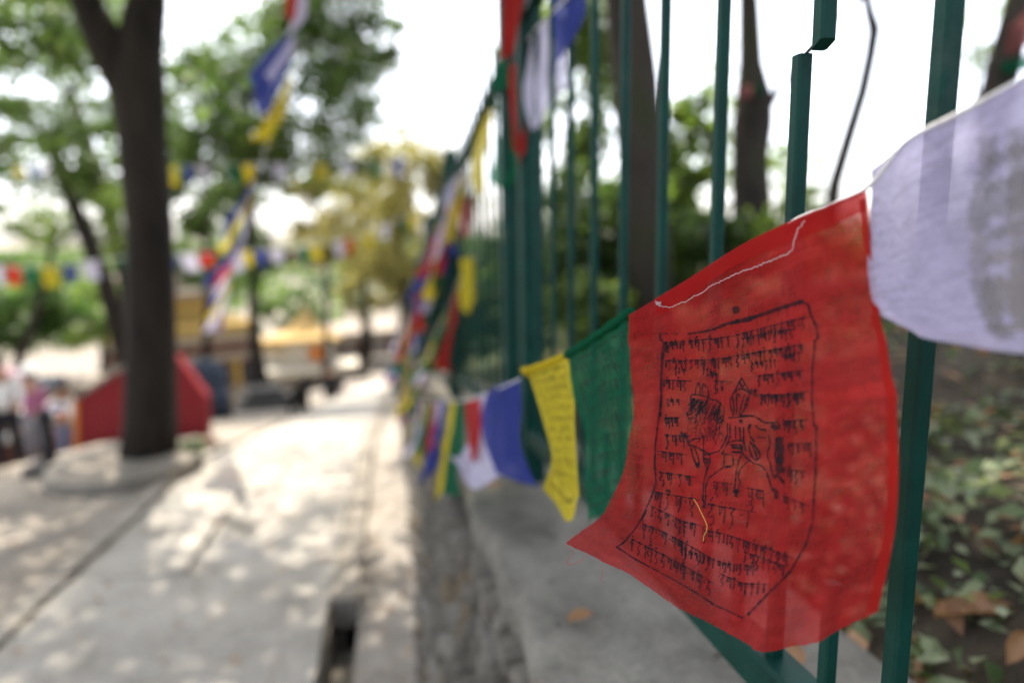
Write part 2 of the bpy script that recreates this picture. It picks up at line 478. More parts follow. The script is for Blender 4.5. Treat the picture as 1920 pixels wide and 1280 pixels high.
rows = []
h = -.04
while h < .63:
    rh = rnd.uniform(.05, .10); rows.append((h, min(rh, .655-h))); h += rh
for (h, rh) in rows:
    y = .35+rnd.uniform(-.1, .1)
    while y < 13.8:
        L = rnd.uniform(.05, .11) if y < 1.5 else rnd.uniform(.07, .19); yc = y+L/2; hc = h+rh/2
        dep = .12
        if hc+rh/2 > .665-drop(yc): y += L; continue
        x = WX(hc+drop(yc)*.6)+.03+rnd.uniform(-.014, .010)
        me = SM[rnd.randrange(12)]
        sc = (dep, L-.012, rh-.010); z = zg(yc)+hc; rx = rnd.uniform(-.06, .06)-.07
        if yc < 4.9 and cnt < 297:
            o = bpy.data.objects.new('stone', me); COL.objects.link(o)
            o.parent = wall; o.matrix_parent_inverse = parent_world(wall).inverted()
            o.location = (x, yc, z); o.scale = sc; o.rotation_euler = (rx, rnd.uniform(-.08, .08), rnd.uniform(-.06, .06)); cnt += 1
        else:
            n0 = len(far.v)
            for v in me.vertices: far.v.append((x+v.co.x*sc[0], yc+v.co.y*sc[1], z+v.co.z*sc[2]))
            for p in me.polygons: far.f.append(tuple(n0+q for q in p.vertices))
        y += L
o = far.build('far_stones', MT['stone_a'], wall); o['kind'] = 'stuff'

# ------------------------------------------------------------------ green metal fence
FX = .355
fence = thing('metal_fence', (FX, 2, cop(2)), 'dark green metal bar fence standing on the stone wall coping', 'fence')
def bar_mb(x, y, z0, z1, wd, wy=None, lean=0):
    mb = MB(); a = wd/2; b = (wy or wd)/2; c = min(a, b)*.28
    ring = [(-a+c, -b), (a-c, -b), (a, -b+c), (a, b-c), (a-c, b), (-a+c, b), (-a, b-c), (-a, -b+c)]
    for (z, l) in ((z0, 0), (z1, lean)):
        for (p, q) in ring: mb.v.append((x+p, y+q+l, z))
    for k in range(8): mb.f.append((k, (k+1) % 8, 8+(k+1) % 8, 8+k))
    mb.f.append(tuple(reversed(range(8)))); mb.f.append(tuple(range(8, 16)))
    return mb
posts = [-.62, 1.70, 1.97, 3.80, 4.02, 5.9, 6.12, 8.0, 8.22, 10.1, 10.32, 12.2]
TOP = 1.28
def rail(y0, y1, h, hw, hh):
    mb = MB(); n = 8; G = []
    for i in range(n+1):
        y = y0+(y1-y0)*i/n; z = cop(y)+h
        G.append([(FX-hw, y, z-hh), (FX-hw, y, z+hh-.004), (FX-hw+.004, y, z+hh), (FX+hw-.004, y, z+hh), (FX+hw, y, z+hh-.004), (FX+hw, y, z-hh), (FX-hw, y, z-hh)])
    mb.grid(np.array(G)); return mb
for (a, b) in ((-.60, 1.67), (2.0, 3.77), (4.05, 5.87), (6.15, 7.97), (8.25, 10.07), (10.35, 12.17)):
    rail(a, b, .13, .019, .019).build('lower_rail', MT['green'], fence)
    rail(a, b, 1.17, .017, .017).build('upper_rail', MT['green'], fence)
for p in posts:
    bar_mb(FX+.003, p, cop(p)-.02, cop(p)+TOP+.08, .058).build('post', MT['green'], fence)
    MB().lathe((FX+.003, p, cop(p)+TOP+.08), [(.038, 0), (.038, .008), (.012, .022), (.004, .03)], 8, math.pi/8).build('post_cap', MT['green'], fence)
for k in range(-6, 84):
    y = .401+.1505*k
    if y > 12.1 or any(abs(y-p) < .06 for p in posts): continue
    if 1.70 < y < 1.97 or 3.80 < y < 4.02: continue
    if k == 1:
        o = bar_mb(FX, y+.003, cop(y)+.12, unp(1478, 122, .615)[2], .0135, lean=.003); o = o.build('bar', MT['green'], fence); o['label'] = 'lower piece of the broken green bar'
        z1 = unp(1508, 106, .60)[2]
        mb = bar_mb(FX+.006, y-.014, z1, cop(y)+TOP, .0145, lean=.004)
        for i in range(8): mb.v[i] = (mb.v[i][0], mb.v[i][1], mb.v[i][2]-(mb.v[i][1]-y+.014)*.45)
        o = mb.build('bar', MT['green'], fence); o['label'] = 'upper piece of the broken green bar, bent aside'
        MB().tube([(FX, y+.006, unp(1478, 122, .615)[2]-.002), (FX+.004, y-.004, z1+.002), (FX+.006, y-.016, z1+.006)], .0016, 6).build('torn_sliver', MT['dark'], fence)
    else:
        bar_mb(FX, y, cop(y)+.12, cop(y)+TOP, .0138 if k == 0 else .0122, lean=rnd.uniform(-.004, .004)).build('bar', MT['green'], fence)
    if .3 < y < 1.6:
        bar_mb(FX, y+.0752, cop(y)+.12, cop(y)+.255, .012).build('short_bar', MT['green'], fence)

# ------------------------------------------------------------------ vegetation
def leaves_mesh(name, pts, size, mat, seed=0, flat=.0, aspect=.5, parent=None):
    g = np.random.default_rng(seed); n = len(pts)
    nr = g.normal(size=(n, 3)); nr[:, 2] = np.abs(nr[:, 2])*(1+flat*4)+.2
    nr /= np.linalg.norm(nr, axis=1)[:, None]
    a = np.cross(nr, g.normal(size=(n, 3))); a /= np.linalg.norm(a, axis=1)[:, None]
    b = np.cross(nr, a)
    s = size*g.uniform(.55, 1.25, (n, 1))
    a *= s*.5; b *= s*.5*aspect
    fold = nr*s*.10
    V = np.stack([pts-a, pts-a*.1+b+fold, pts+a, pts-a*.1-b+fold], 1).reshape(-1, 3)
    me = bpy.data.meshes.new(name)
    me.vertices.add(n*4); me.vertices.foreach_set('co', V.ravel().astype(np.float32))
    me.loops.add(n*4); me.loops.foreach_set('vertex_index', np.arange(n*4, dtype=np.int32))
    me.polygons.add(n); me.polygons.foreach_set('loop_start', np.arange(0, n*4, 4, dtype=np.int32))
    me.polygons.foreach_set('loop_total', np.full(n, 4, dtype=np.int32))
    me.update(calc_edges=True); me.materials.append(mat)
    o = bpy.data.objects.new(name, me); COL.objects.link(o)
    if parent: attach(o, parent)
    return o
def clump_pts(center, rad, n, clumps, seed, sig=.16, shell=.55, hole=None):
    g = np.random.default_rng(seed)
    d = g.normal(size=(clumps, 3)); d /= np.linalg.norm(d, axis=1)[:, None]
    c = d*(shell+(1-shell)*g.random((clumps, 1)))**.8
    wgt = g.random(clumps)+.25; wgt /= wgt.sum()
    idx = g.choice(clumps, n, p=wgt)
    cs = g.uniform(.6, 1.3, clumps)
    p = c[idx]+g.normal(size=(n, 3))*sig*cs[idx][:, None]*np.array([1.1, 1.1, .75])
    C = np.asarray(center)+c*np.asarray(rad)
    return np.asarray(center)+p*np.asarray(rad), C
def tree(name, label, base, trunk, rads, crowns, mat, bark='bark', limbs=7, group=None, leaf=.1, seed=1, sides=12, extra=None, cat='tree'):
    """trunk: world points; crowns: list of (centre, radii, n leaves, clumps)"""
    t = thing(name, base, label, cat, group)
    MB().tube(trunk, rads, sides, wob=.05, seed=seed).build('trunk', MT[bark], t, smooth=True)
    for pts, rr in (extra or []): MB().tube(pts, rr, 8, wob=.06, seed=seed+3).build('limb', MT[bark], t, smooth=True)
    rg = random.Random(seed); Pts = []
    for ci, (c, r, n, k) in enumerate(crowns):
        p, C = clump_pts(c, r, n, k, seed*31+ci, .125)
        Pts.append(p)
        tip = Vector([float(q) for q in trunk[-1]])
        for q in range(limbs):
            e = Vector(C[q % len(C)].tolist()); m = tip.lerp(e, .5)+Vector((rg.uniform(-.1, .1), rg.uniform(-.1, .1), rg.uniform(0, .15)))*(e-tip).length
            r0 = rads[-1]*.28
            MB().tube([tip, m, e], [r0, r0*.55, r0*.2], 6, cap=False).build('limb', MT[bark], t, smooth=True)
    if Pts: leaves_mesh('crown', np.concatenate(Pts), leaf, MT[mat], seed, parent=t)
    return t

# big tree in its round planter left of the path
PL = unp(232, 862, 4.62)
pl = thing('tree_planter', (PL[0], PL[1], PL[2]-.2), 'round raised concrete planter around the big dark tree beside the path', 'planter')
MB().lathe((PL[0], PL[1], PL[2]-.42), [(.43, 0), (.43, .30), (.46, .32), (.46, .41), (.45, .425)], 40).build('rim', MT['kerb'], pl)
MB().lathe((PL[0], PL[1], PL[2]), [(.40, -.1), (.40, .012), (.3, .02), (.1, .022)], 32).build('earth_top', MT['ground'], pl)
d1 = 4.74
tb = unp(280, 846, d1)
tk = [unp(279, 862, d1), unp(281, 800, d1), unp(283, 640, d1), unp(281, 440, d1), unp(268, 250, d1), unp(258, 150, d1), unp(262, 90, d1), unp(277, 0, d1), unp(282, -130, d1+.1), unp(300, -420, d1+.2), unp(330, -700, d1+.1)]
tr = [x*.87 for x in (.225, .20, .18, .168, .185, .205, .175, .148, .14, .12, .08)]
left_limb = ([unp(250, 190, d1), unp(205, 90, d1-.05), unp(165, 10, d1-.1), unp(120, -90, d1-.15), unp(60, -300, d1-.3)], [.13, .135, .108, .10, .08])
tree('big_tree', 'thick dark forked tree trunk rising out of the round planter', tb, tk, tr,
     [((-3.5, 6.2, 4.3), (2.0, 2.2, 1.3), 6000, 80), ((-1.2, 4.3, 4.9), (2.0, 1.5, .9), 5600, 60), ((-3.4, 4.2, 4.0), (1.6, 1.5, 1.0), 2000, 40),
      ((-3.2, 6.4, 2.45), (1.6, .9, .55), 1500, 30), ((.3, 3.7, 4.4), (1.5, 1.2, .8), 8000, 44), ((-.7, 7.3, 5.0), (1.3, 2.2, .7), 1300, 18), ((-.2, 10.5, 5.6), (1.5, 2.2, .8), 1200, 16), ((0, 1.6, 4.0), (1.3, 1.7, .7), 9000, 60)],  # overhead crowns out of view are added to shade the foreground and dapple the path
     'leaf', limbs=6, leaf=.13, seed=3, sides=18, extra=[left_limb])

# slender tree on a stepped stone base further down
pb = hit(492, 768)
bt = thing('stone_base', pb, 'dark stepped square stone base round the foot of the slender tree', 'plinth')
for i, (wd, hh) in enumerate(((1.05, .16), (.82, .14), (.60, .12))):
    MB().box((pb[0], pb[1]+.3, pb[2]-.02+[.06, .20, .33][i]), (wd, wd, hh), .25).build('step', MT['basest'], bt)
D2 = 13.7
tree('slender_tree', 'slender straight dark tree growing out of the stepped stone base', unp(492, 745, D2),
     [unp(493, 755, D2), unp(484, 700, D2), unp(478, 640, D2), unp(474, 540, D2), unp(470, 400, D2), unp(464, 260, D2), unp(470, 100, D2)],
     [.30, .17, .12, .10, .095, .09, .07],
     [(unp(560, 160, D2), (1.9, 2.2, 2.1), 9500, 80), (unp(420, 250, D2), (1.3, 2.0, 1.7), 5200, 50), (unp(490, 480, D2-.4), (.55, .6, .55), 700, 12), (unp(640, 60, D2), (1.3, 1.5, 1.2), 5000, 50)],
     'leaf', limbs=6, leaf=.17, seed=5)

def bg_tree(name, label, px, py, d, rpx, rpy, n, mat, leaf, seed, basey, group=None, clumps=36, bark='bark', tw=None, basex=None):
    c = unp(px, py, d); rx = rpx*d/1280; rz = rpy*d/1280
    b = unp(basex or px, basey, d); tw = tw or rx*.09
    return tree(name, label, b, [b, b*.6+c*.4+np.array([rx*.06, 0, 0]), c*.85+b*.15], [tw, tw*.8, tw*.55], [(c, (rx, rx*1.0, rz), n, clumps)], mat, bark, 6, group, leaf, seed, 9)
bg_tree('olive_tree', 'yellowish olive tree beyond the gilded shrine left of the fence', 750, 395, 18, 130, 140, 9000, 'leaf_o', .17, 21, 690, clumps=75)
bg_tree('olive_tree', 'hazy olive tree spreading left of the bare pine pole', 680, 430, 23, 105, 95, 5200, 'leaf_o', .2, 37, 690, clumps=60)
bg_tree('leafy_tree', 'tree with thin foliage between slender tree and olive tree', 610, 400, 24, 75, 95, 2400, 'leaf_o', .28, 35, 700)
bg_tree('olive_tree', 'small olive tree right behind the gilded shrine roof', 690, 545, 40, 60, 60, 1800, 'leaf_o', .42, 22, 690)
bg_tree('round_tree', 'green tree at the left picture edge above the market crowd', 30, 560, 17, 110, 90, 4200, 'leaf_d', .24, 23, 720)
bg_tree('round_tree', 'green tree behind the red wall between market and big trunk', 190, 590, 24, 90, 62, 2600, 'leaf_y', .30, 24, 720)
bg_tree('round_tree', 'tree crown standing directly over the ochre temple roof', 400, 480, 34, 95, 75, 3000, 'leaf', .36, 25, 700)
bg_tree('round_tree', 'grey-green tree behind the slender tree and left of the shrine', 545, 585, 60, 60, 42, 1600, 'leaf', .6, 26, 680)
bg_tree('leafy_tree', 'tall tree whose leafy crown fills the upper left corner', 60, 180, 9.5, 230, 220, 6000, 'leaf', .14, 27, 760, basex=262)
bg_tree('leafy_tree', 'tall light crown at the left edge behind the leafy corner tree', 110, 90, 16, 230, 150, 3600, 'leaf', .22, 36, 740, basex=285)
bg_tree('leafy_tree', 'light green tree with low branches left of the big trunk', 120, 390, 13, 130, 90, 2200, 'leaf_y', .16, 28, 720, basex=20, tw=.09)
bg_tree('leafy_tree', 'tree whose leaves show right of the big trunk below the flag row', 385, 350, 18, 95, 110, 3800, 'leaf', .22, 29, 720)
# thin bare conifer
cn = unp(765, 430, 26)
t = thing('bare_pine', unp(790, 690, 26), 'thin nearly bare pine pole rising above the olive tree', 'tree')
MB().tube([unp(790, 690, 26), unp(778, 420, 26), unp(762, 240, 26), unp(752, 130, 26)], [.16, .12, .08, .02], 8).build('trunk', MT['bark2'], t)
pp = []
for i in range(26):
    f = rnd.random(); b = unp(778-26*f, 420-290*f, 26); a = rnd.uniform(0, 6.28); L = (1.5-.8*f)*rnd.uniform(.5, 1)
    e = b+np.array([math.cos(a)*L, math.sin(a)*L, -.12*L])
    if i % 2 == 0: MB().tube([b, e], [.03, .01], 5).build('limb', MT['bark2'], t)
    for q in range(22): pp.append(e*(.3+.7*rnd.random())+b*0+(b-e)*0 if False else b+(e-b)*rnd.uniform(.5, 1.05)+np.array([rnd.gauss(0, .12) for _ in range(3)]))
leaves_mesh('crown', np.array(pp), .22, MT['leaf_o'], 9, parent=t)

# trees on the bank behind the fence
d5 = 3.3
tree('bank_tree', 'straight brown trunk close behind the fence bars at centre', unp(1215, 600, d5),
     [unp(1216, 640, d5), unp(1208, 400, d5), unp(1190, 150, d5), unp(1172, -20, d5), unp(1150, -300, d5), unp(1140, -600, d5)], [.13, .113, .108, .10, .09, .06],
     [((1.5, 5.2, 4.6), (1.7, 2.0, 1.0), 4600, 40), ((2.6, 4.0, 5.0), (1.6, 1.6, .9), 2400, 26)], 'leaf', 'bark2', 6, None, .12, 41)
d6 = 4.4
tree('bank_tree', 'knobbly trunk with a thick fork right of the centre behind the fence', unp(1415, 470, d6),
     [unp(1418, 520, d6), unp(1410, 400, d6), unp(1405, 300, d6), unp(1412, 230, d6), unp(1413, 185, d6), unp(1408, 120, d6), unp(1404, 0, d6), unp(1398, -200, d6), unp(1390, -500, d6)],
     [.15, .125, .115, .13, .12, .078, .066, .055, .035],
     [((2.9, 5.6, 4.6), (1.8, 1.9, 1.0), 2400, 26)], 'leaf', 'bark2', 5, None, .12, 42,
     extra=[([unp(1420, 230, d6), unp(1440, 200, d6), unp(1462, 165, d6), unp(1527, 82, d6), unp(1605, 2, d6), unp(1700, -90, d6)], [.05, .034, .024, .021, .019, .015]),
            ([unp(1408, 200, d6), unp(1392, 178, d6), unp(1385, 168, d6)], [.05, .045, .03])])
d7 = 2.9
tree('bent_sapling', 'thin bent sapling between the broken bar and the thick bar', unp(1560, 370, d7),
     [unp(1556, 420, d7), unp(1565, 345, d7), unp(1590, 260, d7), unp(1618, 170, d7), unp(1633, 100, d7), unp(1640, 55, d7), unp(1629, 20, d7), unp(1622, -30, d7), unp(1600, -200, d7)],
     [.032, .028, .027, .026, .025, .026, .02, .018, .014], [], 'leaf', 'bark2', 0, None, .1, 43)
d8 = 3.0
tree('bank_tree', 'dark trunk at the top right corner with cloth tied round it', unp(1870, 220, d8),
     [unp(1850, 330, d8), unp(1868, 190, d8), unp(1884, 110, d8), unp(1905, 30, d8), unp(1925, -60, d8), unp(1960, -300, d8)], [.075, .07, .068, .055, .05, .04],
     [((3.6, 3.2, 4.6), (1.5, 1.6, .9), 2600, 26)], 'leaf', 'bark2', 5, None, .12, 44)
bg_tree('bank_tree', 'light green tree seen through the bars left of the brown trunk', 1060, 190, 7.5, 110, 200, 5200, 'leaf_y', .13, 51, 560)
bg_tree('bank_tree', 'small light green tree between the two trunks behind the bars', 1290, 290, 6.5, 60, 120, 1300, 'leaf_y', .14, 52, 520)
def shrub(label, px, py, d, rpx, rpy, n, mat, leaf, seed, name='shrub', basey=None):
    c = unp(px, py, d); rx = rpx*d/1280; rz = rpy*d/1280
    t = thing(name, (c[0], c[1], c[2]-rz), label, 'shrub', 'shrubs behind the fence')
    p, C = clump_pts(c, (rx, rx, rz), n, 26, seed, .22, .3)
    for q in range(6):
        e = C[q]; MB().tube([(c[0], c[1], c[2]-rz*1.2), e], [.014, .006], 5).build('stem', MT['bark2'], t)
    leaves_mesh('foliage', p, leaf, MT[mat], seed, parent=t); return t
bg_tree('bank_tree', 'slight tree with pale leaves between broken bar and knobbly trunk', 1480, 330, 7.0, 70, 60, 420, 'leaf_y', .10, 53, 470, tw=.02)
bg_tree('bank_tree', 'pale leafy sprays in the sky right of the thick bar', 1830, 70, 5.5, 60, 70, 260, 'leaf_y', .08, 54, 300, tw=.015)
bg_tree('bank_tree', 'airy pale-leaved tree seen above the knobbly trunk between bars', 1345, 230, 9.5, 100, 150, 900, 'leaf_y', .13, 55, 500, tw=.03)
shrub('dark green shrub behind the fence left of the brown trunk', 1110, 470, 4.2, 105, 140, 3600, 'leaf', .10, 61)
shrub('bright green shrub in the sun behind the brown trunk', 1180, 430, 6.5, 130, 90, 2600, 'leaf_y', .13, 68)
shrub('green shrub behind the thick double fence post', 960, 560, 5.6, 110, 110, 3400, 'leaf', .12, 62)
shrub('yellow-green shrub low behind the fence bars beside the green flag', 1090, 590, 3.2, 70, 70, 1500, 'leaf_y', .08, 63)
shrub('dark shrub between the brown trunk and the knobbly trunk', 1310, 480, 4.2, 90, 85, 2600, 'leaf', .09, 64)
shrub('grey-brown thicket behind the broken fence bar', 1520, 455, 4.0, 110, 70, 2000, 'leaf_y', .08, 65)
shrub('dark thicket on the bank right of the thick bar', 1850, 620, 3.2, 170, 90, 4200, 'leaf_d', .09, 66)
shrub('green shrub behind the far fence panel', 890, 640, 8.5, 70, 110, 2200, 'leaf', .15, 67)
# ground cover and dead leaves on the bank
n = 42000
gx = .68+nrg.random(n)**1.3*4.2; gy = nrg.uniform(-.4, 9, n)
dens = np.sin(gx*4+gy*2.7)+np.sin(gy*5.1-gx*3)+nrg.normal(size=n)*.8
keep = dens > -.55; gx = gx[keep]; gy = gy[keep]
gp = np.array([(x, y, bank_z(x, y)+abs(rnd.gauss(0, .03))+.010) for x, y in zip(gx, gy)])
o = leaves_mesh('ground_cover', gp, .042, MT['cover'], 70, flat=.5, aspect=.6); tag(o, kind='stuff')
n = 4500
gx = .62+nrg.random(n)**1.5*4.2; gy = nrg.uniform(-.4, 8, n)
gp = np.array([(x, y, bank_z(x, y)+.012+rnd.random()*.02) for x, y in zip(gx, gy)])
o = leaves_mesh('leaf_litter', gp, .06, MT['dry'], 71, flat=1.2, aspect=.42); tag(o, kind='stuff')
tw_ = MB()
for i in range(70):
    x = .75+rnd.random()**1.3*2.2; y = rnd.uniform(0, 4); a = rnd.uniform(0, 3.1); L = rnd.uniform(.08, .35)
    q_ = [(x+L*t*math.cos(a+t*.5), y+L*t*math.sin(a+t*.5)) for t in (-.5, 0, .5)]
    tw_.tube([(p_, r_, bank_z(p_, r_)+.018+.02*rnd.random()) for p_, r_ in q_], [.004, .0032, .002], 5)
tag(tw_.build('twig_litter', MT['bark2']), kind='stuff')
def dry_leaf(px, py, L, label, rz, wd=.4, f=None, tilt=.3, z=0):
    p = hit(px, py, f or bank_z)
    mb = MB(); G = np.zeros((9, 5, 3))
    for i in range(9):
        t = i/8; wv = wd*L*math.sin(math.pi*min(1, t*.97+.03))**.8*.5
        for j in range(5):
            s = (j-2)/2
            G[i, j] = ((t-.5)*L, s*wv, .12*L*s*s+.10*L*math.sin(t*3.1)+.02*L*math.sin(t*9+s*2))
    mb.grid(G); o = mb.build('dead_leaf', MT['dry'], smooth=True)
    o.location = Vector([float(c) for c in p])+Vector((0, 0, .008+z)); o.rotation_euler = (tilt*.5, -tilt*.4, rz)
    return tag(o, label, 'leaf', 'dead leaves')
dry_leaf(1690, 1130, .07, 'upright tan dead leaf just right of the thick bar', 1.7, .55, tilt=1.5, z=.025)
dry_leaf(1830, 1165, .11, 'long tan dead leaf curled among the ground cover', -.35, .4)
dry_leaf(1900, 1225, .06, 'brown dead leaf at the lower right corner', .5, .42, tilt=.9)
dry_leaf(1762, 1238, .07, 'small brown dead leaf beside the coping end', 1.2, .6)
dry_leaf(1720, 900, .10, 'pale dead leaf high on the bank beside the red flag', .2, .4)
fc = lambda X, Y: cop(Y)+.004
dry_leaf(1487, 1252, .045, 'dark brown dead leaf lying on the coping behind the lower rail', 1.0, .55, f=fc, tilt=.6, z=.008)
dry_leaf(928, 916, .035, 'tiny yellow leaf on the coping under the blue flag', .3, .7, f=fc)
dry_leaf(1088, 1168, .04, 'leaf shape added for the dark dent in the coping below the red flag tip', .1, .6, f=fc)  # added leaf shape stands in for a dark dent in the cement

# fallen bits on the paving and the coping
n = 420
lp = [(rnd.uniform(-3, -.3), rnd.uniform(1.2, 7)) for _ in range(n)]
lp = np.array([(x, y, (zg(y) if x > -1.41 else gz(x, y))+.014+(0 if x > -1.41 else .004)) for x, y in lp]+[(rnd.uniform(-.15, .05), y, zg(y)-.035) for y in np.linspace(1.2, 6, 90)])
o = leaves_mesh('fallen_bits', lp, .035, MT['dry'], 77, flat=3, aspect=.5); tag(o, kind='stuff')
cp = np.array([(rnd.uniform(.22, .62), y, cop(y)+.008) for y in rnd.sample(list(np.linspace(.4, 4, 200)), 55)])
o = leaves_mesh('coping_litter', cp, .014, MT['bark2'], 78, flat=3, aspect=.6); tag(o, kind='stuff')

# ================================================================== TEMPLE COURT
def oriented(c, ang):
    ca, sa = math.cos(ang), math.sin(ang)
    return lambda x, y, z: (c[0]+x*ca-y*sa, c[1]+x*sa+y*ca, c[2]+z)
# red painted wall with sloped coping, behind the big tree
dr = 7.3
rw = thing('red_wall', hit(200, 835), 'dark red painted wall with pale sloping cap behind the big trunk', 'wall')
outl = [(150, 905), (140, 752), (236, 690), (262, 668), (330, 668), (350, 694), (386, 744), (388, 905)]
front = [unp(x, y, dr) for x, y in outl]
offv = np.array([FW[0], FW[1], 0])*.13
MB().prism(front, offv).build('painted_face', MT['red_wall'], rw)
cap = MB()
top = [(138, 752), (236, 690), (262, 668)]
for (a, b) in zip(top[:-1], top[1:]):
    q = [unp(a[0], a[1]-1, dr-.03), unp(b[0], b[1]-1, dr-.03), unp(b[0], b[1]-11, dr-.03), unp(a[0], a[1]-11, dr-.03)]
    MB().prism(q, offv*1.02).build('cap_stone', MT['coping'], rw)
MB().prism([unp(137, 905, dr-.02), unp(137, 752, dr-.02), unp(146, 752, dr-.02), unp(146, 905, dr-.02)], offv*.5).build('edge_board', MT['orange'], rw)
# bundle under tarpaulin
tp = hit(392, 800); c = unp(388, 715, 10.5)
mb = MB().ball(c, (.32, .3, .38), 12, 8)
mb.v = [(x+rnd.uniform(-.03, .03), y+rnd.uniform(-.03, .03), z+rnd.uniform(-.03, .03)) for x, y, z in mb.v]
mb2 = MB().ball((0, 0, 0), 1)
q = gz(c[0], c[1])
for (x, y, z) in [(0, 0, 0)]: mb.tube([(c[0], c[1], q), (c[0], c[1], c[2])], [.34, .3], 12)
tag(mb.build('covered_bundle', MT['tarp'], smooth=True), 'blue-grey tarpaulin bundle standing right of the red wall', 'bundle')

# ochre temple building
oc = unp(395, 700, 30.0); ang = R(24)
T = oriented((oc[0], oc[1], oc[2]), ang)
tm = thing('ochre_temple', T(0, 0, -2), 'ochre temple building with pale cornice bands behind the red wall', 'building')
u = 30/1280
def tbox(cx, cyd, cz, sx, sy, sz, name, mat):
    return MB().box(T(cx*u, cyd, cz*u), (sx*u, sy, sz*u), ang).build(name, MT[mat], tm)
tbox(-35, 2.5, 0, 250, 4.6, 180, 'wall', 'ochre')
tbox(-35, 2.4, 62, 262, 5.0, 13, 'cornice', 'cream')
tbox(-35, 2.4, 46, 254, 4.9, 17, 'beam', 'brownwood')
tbox(-35, 2.4, 30, 262, 5.1, 14, 'cornice', 'cream')
tbox(-60, 3.2, 106, 170, 3.6, 70, 'upper_wall', 'ochre')
tbox(-60, 3.1, 146, 186, 4.0, 10, 'upper_cornice', 'cream')
tbox(-80, 3.4, 165, 110, 3.0, 30, 'roof_room', 'cream')
tbox(-35, .6, -36, 262, 1.6, 12, 'ledge', 'cream')
for x in (-140, -85, -20, 25, 66):
    f = tbox(x, .17, -8, 22, .16, 52, 'window', 'brownwood')
    MB().box(T(x*u, .07, -8*u), (15*u, .06, 40*u), ang).build('pane', MT['window'], f)
for x in (-115, -50, 5, 48, 84):
    tbox(x, .05, -14, 9, .3, 74, 'pilaster', 'ochre')

# gilded shrine on a platform
sc_ = unp(585, 690, 46.0); a2 = R(12)
S = oriented((sc_[0], sc_[1], sc_[2]), a2); v = 46/1280
sh = thing('gilded_shrine', S(0, 0, -1), 'small shrine with gilded pagoda roof on a raised platform at the path end', 'shrine')
def sbox(cx, cyd, cz, sx, sy, sz, name, mat, taper=1): return MB().box(S(cx*v, cyd, cz*v), (sx*v, sy, sz*v), a2, taper).build(name, MT[mat], sh)
sbox(0, 2.2, 27, 82, 3.0, 48, 'wall', 'shrinewall')
sbox(10, .64, 25, 22, .14, 30, 'door', 'orange')
for x in (-38, -14, 38): sbox(x, .62, 27, 8, .2, 48, 'pillar', 'shrinewall')
MB().lathe(S(0, 2.2, 50*v), [(84*v, 0), (82*v, 4*v), (58*v, 9*v), (40*v, 17*v), (27*v, 28*v), (17*v, 40*v), (8*v, 44*v), (5*v, 54*v), (2*v, 66*v)], 4, a2+math.pi/4).build('roof', MT['gold'], sh)
sbox(-62, 2.4, 44, 62, 2.6, 16, 'side_roof', 'gold', .85)
sbox(-60, 2.4, 20, 46, 2.0, 34, 'side_wall', 'shrinewall')
sbox(10, 2.0, -3, 200, 5.0, 11, 'platform', 'shrinewall')
sbox(10, 2.2, -14, 188, 4.4, 10, 'platform_beam', 'kerb')
for x in (-80, -50, -20, 10, 40, 70, 102): sbox(x, .3, -38, 6, .5, 40, 'platform_post', 'kerb')
sbox(10, 3.6, -40, 186, 1.0, 44, 'platform_wall', 'shrinewall')
hl = thing('side_hall', S(4, 4, -1), 'long pale flat-roofed hall right of the gilded shrine', 'building')
MB().box(S(118*v, 5.5, 20*v), (150*v, 4, 50*v), a2).build('wall', MT['whitewash'], hl)
MB().box(S(118*v, 5.3, 47*v), (166*v, 5, 8*v), a2).build('roof', MT['cream'], hl)
for x in (70, 100, 130, 165): MB().box(S(x*v, 3.45, 15*v), (13*v, .14, 26*v), a2).build('window', MT['brownwood'], hl)

# small bollard by the planter and pale rubble bits
pb2 = hit(97, 888)
bo = thing('iron_post', pb2, 'short dark iron post with square foot left of the planter', 'bollard')
MB().box((pb2[0], pb2[1], pb2[2]+.04), (.26, .26, .1)).build('foot', MT['basest'], bo)
MB().lathe((pb2[0], pb2[1], pb2[2]+.09), [(.05, 0), (.042, .06), (.036, .2), (.036, .3), (.055, .31), (.05, .36), (.015, .39)], 12).build('shaft', MT['dark'], bo)
def pot(px, py, s, label, mat):
    p = hit(px, py); o = MB().lathe(p, [(.5*s, -.02), (.62*s, .2*s), (.72*s, .7*s), (.6*s, 1.1*s), (.64*s, 1.2*s), (.4*s, 1.2*s), (.35*s, .9*s)], 14).build('clay_pot', mat, smooth=True)
    return tag(o, label, 'pot', 'pots beside the path')
pot(368, 842, .085, 'pale round pot on the ground right of the big trunk', MT['whitewash'])
pot(396, 842, .08, 'reddish pot next to the pale pot beyond the planter', MT['pink'])
# little dark shrub right of the trunk
c = hit(366, 880); t = thing('potted_shrub', c, 'small dark leafy plant on the ground at the planter edge', 'plant')
MB().lathe(c, [(.05, -.02), (.065, .08), (.055, .08)], 14).build('pot', MT['basest'], t)
p, C_ = clump_pts((c[0], c[1], c[2]+.15), (.085, .085, .09), 260, 14, 8, .25, .3)
leaves_mesh('foliage', p, .045, MT['leaf_d'], 8, parent=t)

